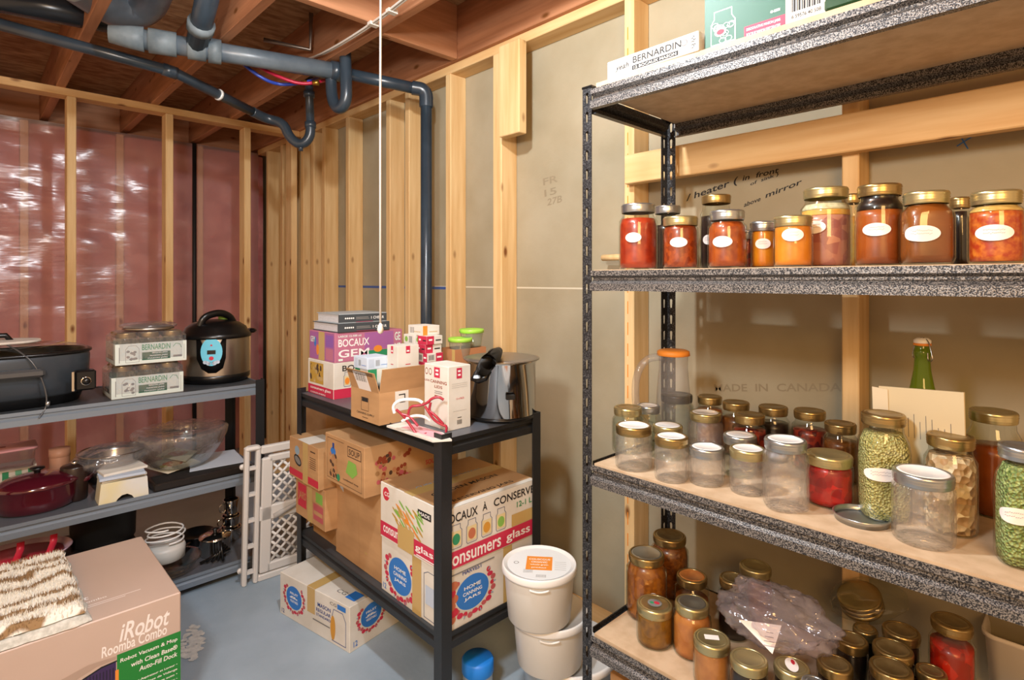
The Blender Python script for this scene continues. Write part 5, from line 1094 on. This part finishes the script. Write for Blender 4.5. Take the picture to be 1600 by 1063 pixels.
b = MB(); b.bbox((.172,-.03,.120),(.212,.130,.150),'cooker_grey',.008); b.build('side_handle', t)
b = MB(); b.tube(smooth_path([(.10,.02,.243),(.17,.06,.215),(.196,.10,.17),(.20,.13,.08),(.205,.135,.012),(.216,.11,-.025)],3), .0026, 'cooker_grey', 8); b.tube([(.205,.135,.012),(.206,.136,.030)], .007, 'silver_metal', 8); b.build('power_cord', t)
b = MB(); vs=[]; 
cl = thing('folded_cloth', 'white folded cloth lying on the lid of the slow cooker', 'cloth', (-2.84, .05, LT+.235))
mat('cloth_white', '#d8cfc4', .9, c2='#c4bab0', scale=20, bump=.3, bscale=50)
loft(b, [superell(.10,.16,36,0,2.4), superell(.108,.168,36,.004,2.4), superell(.105,.165,36,.010,2.4)], 'cloth_white'); b.add(superell(.105,.165,36,.010,2.4), [tuple(range(36))], 'cloth_white'); b.build('cloth_body', cl)
# shrink-wrapped jar trays
mat('tray_print', '#cdd6cf', .5)
def dec(b, f, lx, ly, lz):
    R_ = f['R']; b.rect(R_, .001, .001, ly-.001, lz*.95, 'tray_print', .0004); b.rect(R_, ly*.36, lz*.16, ly*.76, lz*.52, 'green_box', .0009); b.text(R_, ly*.36, lz*.62, ly*.40, lz*.26, 'BERNARDIN', 'green_ink', .0012)
    for k in range(3): b.text(R_, ly*(.50-.03*k), lz*(.42-.12*k), ly*(.22+.03*k), lz*.08, 'MASON JARS', 'white', .0016)
    b.line(R_, [(ly*.14,lz*.1),(ly*.32,lz*.1),(ly*.32,lz*.7),(ly*.28,lz*.85),(ly*.18,lz*.85),(ly*.14,lz*.7)], .0014, 'grey_ink', closed=True)
    for k in range(10): b.ell(R_, ly*(.17+.12*random.random()), lz*(.2+.5*random.random()), .006, .005, 'grey_ink', .0012); b.ell(R_, ly*.23, lz*.4, .004, .004, 'tray_print', .0014)
    b.line(R_, [(ly*.80,lz*.7),(ly*.84,lz*.85),(ly*.90,lz*.8),(ly*.92,lz*.65)], .002, 'green_ink'); b.rect(R_, ly*.80, lz*.2, ly*.93, lz*.3, 'grey_ink'); b.rect(R_, ly*.96, lz*.1, ly*.965, lz*.8, 'grey_ink'); b.rect(R_, ly*.05, lz*.1, ly*.06, lz*.8, 'grey_ink')
    b.rect(f['F'], lx*.1, lz*.1, lx*.9, lz*.8, 'tray_print', .0004); b.rect(f['F'], lx*.3, lz*.2, lx*.8, lz*.4, 'green_box', .0009)
mat('tray_dark', '#a89a88', .7)
j0 = None
for k, (y0, z0, lb) in enumerate(((.418, LT, 'lower'), (.430, LT+.1315, 'upper'))):
    tx, ty = .20, .252
    t = thing('jar_tray', '%s of two shrink-wrapped white and green trays of jars on the left rack' % lb, 'tray', (-2.895, y0, z0), 0, 'jar trays on the left rack')
    b = MB(); b.box((0,0,0),(tx,ty,.003),'tray_dark'); b.box((0,0,.003),(tx,.002,.084),'tray_print'); b.box((0,ty-.002,.003),(tx,ty,.084),'tray_print'); b.box((0,.002,.003),(.002,ty-.002,.084),'tray_print'); b.box((tx-.002,.002,.003),(tx,ty-.002,.084),'tray_print'); dec(b, frames(tx, ty, .088), tx, ty, .088); b.build('tray_wall', t)
    b = MB(); b.bbox((-.003,-.003,.0005),(tx+.003,ty+.003,.128),'crinkle',.02); b.build('shrink_wrap', t)
    for i in range(2):
        for j in range(3):
            x, y, z = -2.895+.052+.095*i, y0+.045+.081*j, z0+.004
            lab_ = 'lidded jar packed inside the %s jar tray on the left rack' % lb
            if j0 is None: j0 = jar(x, y, z, .121, .037, None, 'gold', lab_, 'jars packed in the trays', wide=True, disc='g', seg=20)
            else:
                r_ = j0.copy(); col.objects.link(r_); r_.location = (x, y, z); r_['label'] = lab_; r_['group'] = 'jars packed in the trays'
                for ch in j0.children: c_ = ch.copy(); col.objects.link(c_); c_.parent = r_
c_ = P(232, 513, LT+.275)
t = thing('wrapped_lid', 'round lid wrapped in crinkled plastic on top of the jar trays', 'lid', (-2.80, .565, LT+.262))
b = MB(); b.lathe([(0,.0),(.085,.0),(.095,.004),(.09,.012),(.05,.024),(0,.028)], 'brushed', n=36, caps=False); b.build('lid_disc', t); blob('plastic_wrap', t, (0,0,.017), .098, .105, .017, 'crinkle', .08, 8, 4, 9)
# electric pressure cooker
pcx = Vector((-2.885, .855, LT)); R = .142
t = thing('electric_pressure_cooker', 'steel electric pressure cooker with black lid and blue control panel', 'pressure cooker', tuple(pcx))
b = MB(); b.lathe([(R,.035),(R,.205),(R-.002,.21)], 'brushed', n=56, caps=False); b.build('steel_shell', t)
b = MB(); b.lathe([(0,0),(R*.86,0),(R*.95,.006),(R*1.015,.020),(R*1.015,.038),(R,.040)], 'black_plastic', n=56, caps=False); b.build('base', t)
b = MB(); b.lathe([(R,.203),(R*1.06,.206),(R*1.07,.214),(R*1.03,.226),(R*.96,.234),(R*.90,.252),(R*.70,.272),(R*.40,.284),(0,.288)], 'black_plastic', n=56, caps=False); lid_ = b.build('lid', t)
for s_ in (-1, 1):
    b = MB(); b.bbox((-.028,R*1.0*s_-.0+(-.0 if s_>0 else -.035),.214),(.028,R*1.0*s_+(.035 if s_>0 else 0),.236),'black_plastic',.008); b.build('lid_tab', lid_)
b = MB(); b.tube(smooth_path([(.06,-.085,.262),(.065,-.07,.305),(.05,.0,.322),(.03,.05,.302),(.02,.07,.272)],3), .016, 'black_plastic', 12, flat=.7); b.build('carry_handle', lid_)
b = MB(); b.lathe([(.024,.275),(.022,.300),(.010,.305),(0,.305)], 'lime_ink', (-.01,.035,0), 18, caps=False); b.build('steam_valve', lid_)
b = MB(); a0 = math.atan2(-pcx.y, -pcx.x)-.13
def cyl(u, v, off): rr = R+off; return (rr*math.cos(a0+u/R), rr*math.sin(a0+u/R), v)
def patch(b, pts, m_, off):
    b.add([cyl(0, sum(p[1] for p in pts)/len(pts), off)]+[cyl(p[0], p[1], off) for p in pts], [(0, 1+i, 1+(i+1)%len(pts)) for i in range(len(pts))], m_, True)
patch(b, [(-.062,.21),(-.060,.12),(-.040,.075),(-.012,.055),(.018,.055),(.045,.075),(.056,.12),(.058,.21)], 'black_plastic', .005); cp = b.build('control_housing', t); solid(cp, .004, -1)
mat('panel_blue', '#69c4e0', .35)
b = MB(); patch(b, [(.042*math.cos(2*PI*i/30), .150+.062*math.sin(2*PI*i/30)) for i in range(30)], 'panel_blue', .0075); b.build('blue_panel', t)
b = MB(); patch(b, [(-.016,.140),(.016,.140),(.016,.158),(-.016,.158)], 'black_plastic', .0085); b.build('display', t)
for u, v, r_, m_ in ((0,.122,.009,'red_ink'),(-.024,.105,.008,'pale_print'),(.024,.105,.008,'pale_print'),(-.012,.098,.007,'pale_print'),(.012,.098,.007,'pale_print'),(0,.180,.004,'red_ink')):
    b = MB(); patch(b, [(u+r_*math.cos(2*PI*i/14), v+r_*math.sin(2*PI*i/14)) for i in range(14)], m_, .0090); b.build('panel_button', t)
# ---- middle shelf of the left rack
mat('maroon', '#4a0f1c', .16, coat=1.0); 
v = P(68, 788, L2); t = thing('dutch_oven', 'maroon enamelled dutch oven with lid at the left of the second shelf', 'pot', (v.x+.02, v.y-.02, L2)); R = .115
b = MB(); b.lathe([(0,.002),(R*.82,0),(R*.92,.008),(R*.98,.04),(R,.085),(R*1.03,.090)], 'maroon', n=48, caps=False, scl=(.95,1.1)); b.build('pot_body', t)
b = MB(); b.lathe([(R*1.04,.090),(R*1.05,.096),(R*.98,.104),(R*.75,.120),(R*.3,.130),(0,.131)], 'maroon', n=48, caps=False, scl=(.95,1.1)); l_ = b.build('lid', t)
b = MB(); b.lathe([(.010,.128),(.010,.138),(.024,.146),(.022,.152),(0,.154)], 'black_plastic', n=20, caps=False); b.build('lid_knob', l_)
for s_ in (-1, 1): b = MB(); b.tube(smooth_path([(-.035,s_*R*1.05,.078),(-.03,s_*(R*1.1+.03),.080),(.03,s_*(R*1.1+.03),.080),(.035,s_*R*1.05,.078)],2), .010, 'maroon', 10); b.build('loop_handle', t)
v = P(163, 700, L2+.18)
t = thing('mixing_bowl', 'steel mixing bowl covered in clear plastic behind the white booklets', 'bowl', (v.x-.035, v.y+.03, L2)); R = .116
b = MB(); b.lathe([(0,.003),(R*.45,0),(R*.50,.004),(R*.80,.06),(R*.97,.13),(R*1.0,.155),(R*1.04,.158),(R*1.0,.160),(R*.95,.13),(R*.77,.06),(R*.4,.008),(0,.008)], 'steel', n=44, caps=False); b.build('bowl', t); blob('plastic_wrap', t, (0,0,.125), .126, .132, .055, 'crinkle', .10, 9, 4, 4)
v = P(290, 676, L2+.195)
t = thing('glass_bowl', 'very wide glass bowl wrapped in crinkled plastic at the right of the second shelf', 'bowl', (v.x-.075, v.y, L2+.002)); R = .180
b = MB(); b.lathe([(0,.004),(R*.30,.0),(R*.36,.004),(R*.62,.05),(R*.88,.12),(R*.99,.170),(R*1.0,.185),(R*.965,.185),(R*.84,.12),(R*.58,.055),(R*.3,.010),(0,.010)], 'glass', n=48, caps=False, scl=(.9,1)); b.build('bowl', t)
b = MB(); rg = []
for j, (k, z) in enumerate(((.40,.03),(.66,.055),(.93,.12),(1.04,.165),(1.06,.192),(1.0,.200),(.7,.196),(.3,.190),(.01,.188))):
    rg.append([(R*.92*k*math.cos(2*PI*i/96)*(1+.025*mnoise.noise(Vector((i*.6,j*1.3,0)))), R*k*math.sin(2*PI*i/96)*(1+.025*mnoise.noise(Vector((i*.6,j*1.3,4)))), z+.008*mnoise.noise(Vector((i*.45,j,8)))) for i in range(96)])
loft(b, rg, 'crinkle', False); b.build('plastic_wrap', t)
def sheet(label, name, cat, px, z, m, dec=None, th=.004, group=None):
    pk = [P(x, y, z) for x, y in px]; t = thing(name, label, cat, tuple(pk[0]), 0, group); q = [p-pk[0] for p in pk]; n = len(q)
    b = MB(); b.add(q+[p+Vector((0,0,th)) for p in q], [tuple(range(n-1,-1,-1)), tuple(range(n,2*n))]+[(i,(i+1)%n,n+(i+1)%n,n+i) for i in range(n)], m)
    if dec: dec(b, (Vector((0,0,th)), FX, FY, FZ), q)
    b.build('body', t); return t
mat('tray_black', '#1d1713', .3); mat('paper_blue', '#c3cdda', .5)
t = thing('baking_tray', 'black baking tray lying along the front of the second shelf', 'tray', (-2.795, .555, L2)); b = MB(); b.bbox((0,0,.0005),(.135,.385,.030),'tray_black',.004); b.box((.012,.012,.030),(.123,.373,.0305),'black_matte'); b.build('tray_body', t)
sheet('large pale blue-white sheet lying under the wrapped glass bowl', 'paper_sheet', 'paper', [(296,738),(384,722),(366,703),(300,712)], L2+.032, 'paper_blue', th=.0015)
mat('food_a', '#c8602e', .6, c2='#e3b98a', scale=40, tex='voronoi'); mat('food_b', '#b8a028', .6, c2='#5a7a1e', scale=30, tex='voronoi')
def food(b, f, q):
    c_ = sum(q, Vector())/len(q)
    b.ell(f, c_.x, c_.y, .045, .040, 'food_a', .0006); b.ell(f, c_.x+.02, c_.y-.05, .025, .025, 'food_b', .0008)
sheet('food leaflet with a pizza picture lying in front of the wrapped bowl', 'leaflet', 'leaflet', [(220,730),(262,741),(314,722),(280,710)], L2+.036, 'cream_paper2', food, .002)
sheet('food leaflet with curled edge lying on the pizza leaflet', 'leaflet', 'leaflet', [(244,714),(290,722),(308,706),(268,700)], L2+.046, 'cream_paper2', food, .004)
mat('cream_box', '#ddd2a6', .5, c2='#d8d8d4', scale=6)
a_ = P(172, 806, L2)
t = thing('cream_box', 'cream cardboard box with an arched cut-out at the front of the second shelf', 'box', (-2.745, .372, L2))
b = MB(); b.prism([(0,0),(.055,0),(.062,.010),(.075,.020),(.092,.022),(.108,.012),(.115,0),(.165,0),(.160,.075),(.008,.078)], 0, 0, .085, 'cream_box'); b.build('body', t)
for k, (dx, rz, lb) in enumerate(((0, .1, 'white booklet lying directly on the cream box'), (.01, -.15, 'white booklet in the middle of the pile on the cream box'), (-.01, .3, 'grey-edged booklet on top of the pile on the cream box'))):
    carton('booklet', lb, 'booklet', (-2.76+dx, .38, L2+.0785+.0105*k), (.095, .15, .010), ('white_card', 'pale_print', 'white_card')[k], rz=rz*.4, group='booklets on the cream box', bv=.001)
mat('peach_cup', '#c8957a', .5); mat('dark_brown', '#2b1d18', .3)
v = P(98, 740, L2); t = thing('peach_canister', 'peach coloured canister behind the dutch oven', 'canister', (-2.97, .235+.05, L2)); b = MB(); b.lathe([(0,.001),(.032,0),(.034,.004),(.034,.165),(.030,.172),(0,.172)], 'peach_cup', n=28, caps=False); b.build('canister_body', t)
b = MB(); b.lathe([(.0345,.140),(.036,.142),(.036,.172),(0,.174)], 'peach_cup', n=28, caps=False); b.build('lid', t)
t = thing('dark_canister', 'dark brown pot between the peach canister and the steel bowl', 'pot', (-2.80, .315, L2)); b = MB(); b.lathe([(0,.001),(.036,0),(.042,.006),(.046,.13),(.043,.136),(.02,.142),(0,.143)], 'dark_brown', n=28, caps=False); b.build('pot_body', t)
b = MB(); b.lathe([(.010,.140),(.012,.150),(0,.154)], 'chrome', n=14, caps=False); b.build('lid_knob', t)
def dec(b, f, lx, ly, lz):
    for k in range(5): b.rect(f['R'], ly*(.06+.2*k), lz*.1, ly*(.16+.2*k), lz*.9, ('green_ink', 'mint_print')[k % 2], .0006)
carton('striped_box', 'white box with green stripes behind the dutch oven', 'box', (-3.03, .02, L2), (.10, .19, .135), 'white_card', decals=dec)
t = thing('plastic_container', 'clear plastic storage container at the back left of the second shelf', 'container', (-2.96, .10, L2+.137)); b = MB(); loft(b, [rrect(.065,.10,.02,0), rrect(.068,.105,.02,.06), rrect(.072,.11,.02,.062), rrect(.072,.11,.02,.068)], 'crinkle'); b.build('container_body', t)
b = MB(); loft(b, [rrect(.073,.112,.02,.0685), rrect(.073,.112,.02,.074), rrect(.01,.02,.005,.076)], 'pink_card'); b.build('lid', t)
# ---- bottom shelf of the left rack
mat('hot_pink', '#d8324e', .35); mat('pink_rim', '#d9b6c8', .35)
v = P(45, 860, L3+.03); t = thing('casserole_carrier', 'shallow pale pink dish with bright red strap handles on the bottom shelf', 'dish', (-2.82, .14, L3+.165))
b = MB(); b.lathe([(0,.003),(.10,0),(.12,.006),(.145,.045),(.150,.050),(.146,.052),(.12,.012),(0,.008)], 'pink_rim', n=44, caps=False, scl=(.9,1.15)); b.build('dish', t)
b = MB(); b.lathe([(0,.030),(.12,.034),(.13,.038),(0,.040)], 'hot_pink', n=44, caps=False, scl=(.9,1.1)); b.build('red_liner', t)
for y_ in (-.01, .085):
    b = MB(); pts = [(.06,y_,.035),(.075,y_+.010,.06),(.078,y_+.02,.09),(.068,y_+.022,.115)]; vs = []
    for p in pts: vs += [(p[0],p[1]-.011,p[2]), (p[0],p[1]+.011,p[2])]
    b.add(vs, [(2*i,2*i+1,2*i+3,2*i+2) for i in range(3)], 'hot_pink', True); solid(b.build('strap_handle', t), .003)
def pot(label, x, y, z, R, h, m, handle=None, lid=True, name='saucepan'):
    t = thing(name, label, 'pot', (x, y, z)); b = MB(); b.lathe([(0,.002),(R*.9,0),(R*.97,.008),(R,h),(R*1.03,h+.002),(R*.97,h+.003),(R*.93,.012),(0,.008)], m, n=36, caps=False); b.build('pot_body', t)
    if lid:
        b = MB(); b.lathe([(R*1.02,h+.003),(R*1.0,h+.008),(R*.6,h+.018),(0,h+.022)], m, n=36, caps=False); l_ = b.build('lid', t); b = MB(); b.lathe([(.008,h+.02),(.008,h+.03),(.018,h+.036),(0,h+.040)], 'black_plastic', n=16, caps=False); b.build('lid_knob', l_)
    if handle: b = MB(); b.tube([(R*.9*math.cos(handle),R*.9*math.sin(handle),h-.015),(R*1.3*math.cos(handle),R*1.3*math.sin(handle),h-.01),((R+.16)*math.cos(handle),(R+.16)*math.sin(handle),h+.005)], [.007,.010,.010], 'black_plastic', 10); b.build('handle', t)
    return t
carton('storage_box', 'black storage box under the pink dish and the roasting pot', 'box', (-3.03, -.02, L3), (.36, .54, .1645), 'black_matte')
pot('black roasting pot with lid in the middle of the bottom shelf', -2.88, .42, L3+.165, .115, .13, 'black_matte', name='roasting_pot')
# stack of glass dishes with coiled cord
v = P(262, 880, L3)
t = thing('glass_casserole', 'round glass casserole dish under the appliance with white cord', 'dish', (-2.755, .635, L3)); b = MB(); b.lathe([(0,.004),(.075,0),(.09,.008),(.108,.045),(.118,.050),(.118,.054),(.104,.050),(.085,.012),(0,.008)], 'glass', n=44, caps=False); b.build('dish', t)
b = MB(); b.tube(smooth_path([(.118,-.02,.046),(.14,-.01,.05),(.145,.03,.05),(.115,.04,.046)],2), .005, 'glass', 8); b.build('side_handle', t)
t = thing('hand_mixer', 'white kitchen appliance with a coiled cord stacked on the glass dish', 'appliance', (-2.765, .62, L3+.056)); b = MB(); b.lathe([(0,0),(.060,0),(.072,.006),(.075,.05),(.070,.062),(.04,.070),(0,.072)], 'pail_white', n=40, caps=False); b.build('appliance_body', t)
b = MB(); b.tube([((.055+.006*math.sin(i*.7))*math.cos(i*.33), (.070+.006*math.cos(i*.5))*math.sin(i*.33), .078+.0011*i) for i in range(58)], .0035, 'white_gloss', 8); b.build('power_cord', t)
t = pot('shiny steel saucepan at the right of the bottom shelf', -2.80, .825, L3, .065, .075, 'chrome', None)
pot('small black frying pan leaning handle-forward behind the shiny saucepan', -2.985, .80, L3, .075, .04, 'black_plastic', -.6, False, 'frying_pan')
for k, (r_, h_) in enumerate(((.045, .06), (.040, .055), (.034, .075))):
    t = thing('steel_cup', ('widest steel cup at the bottom of the stack beside the gate', 'middle steel cup in the stack beside the gate', 'narrow steel cup on top of the stack beside the gate')[k], 'cup', (-2.90, .925, L3+(0, .061, .117)[k]), 0, 'stack of steel cups')
    b = MB(); b.lathe([(0,.001),(r_*.8,0),(r_*.85,.003),(r_*.97,h_*.8),(r_*1.02,h_-.002),(r_*1.0,h_),(r_*.9,h_-.002),(0,h_-.004)], 'chrome', n=30, caps=False); b.build('cup_body', t)
    b = MB(); b.tube(smooth_path([(.0,-r_*.9,h_*.8),(.0,-r_*1.5,h_*.75),(.0,-r_*1.5,h_*.3),(.0,-r_*.88,h_*.25)],2), .003, 'chrome', 8); b.build('cup_handle', t)
t = thing('utensil_bundle', 'bundle of black plastic utensils lying in front of the steel cups', 'utensils', (-2.72, .80, L3+.01))
for k in range(5):
    b = MB(); b.tube([(.0+.012*k,-.06+.02*k,.0+.004*(k%2)),(.01,.06-.01*k,.03+.012*k)], .006, 'black_plastic', 8); b.build('utensil_handle', t)
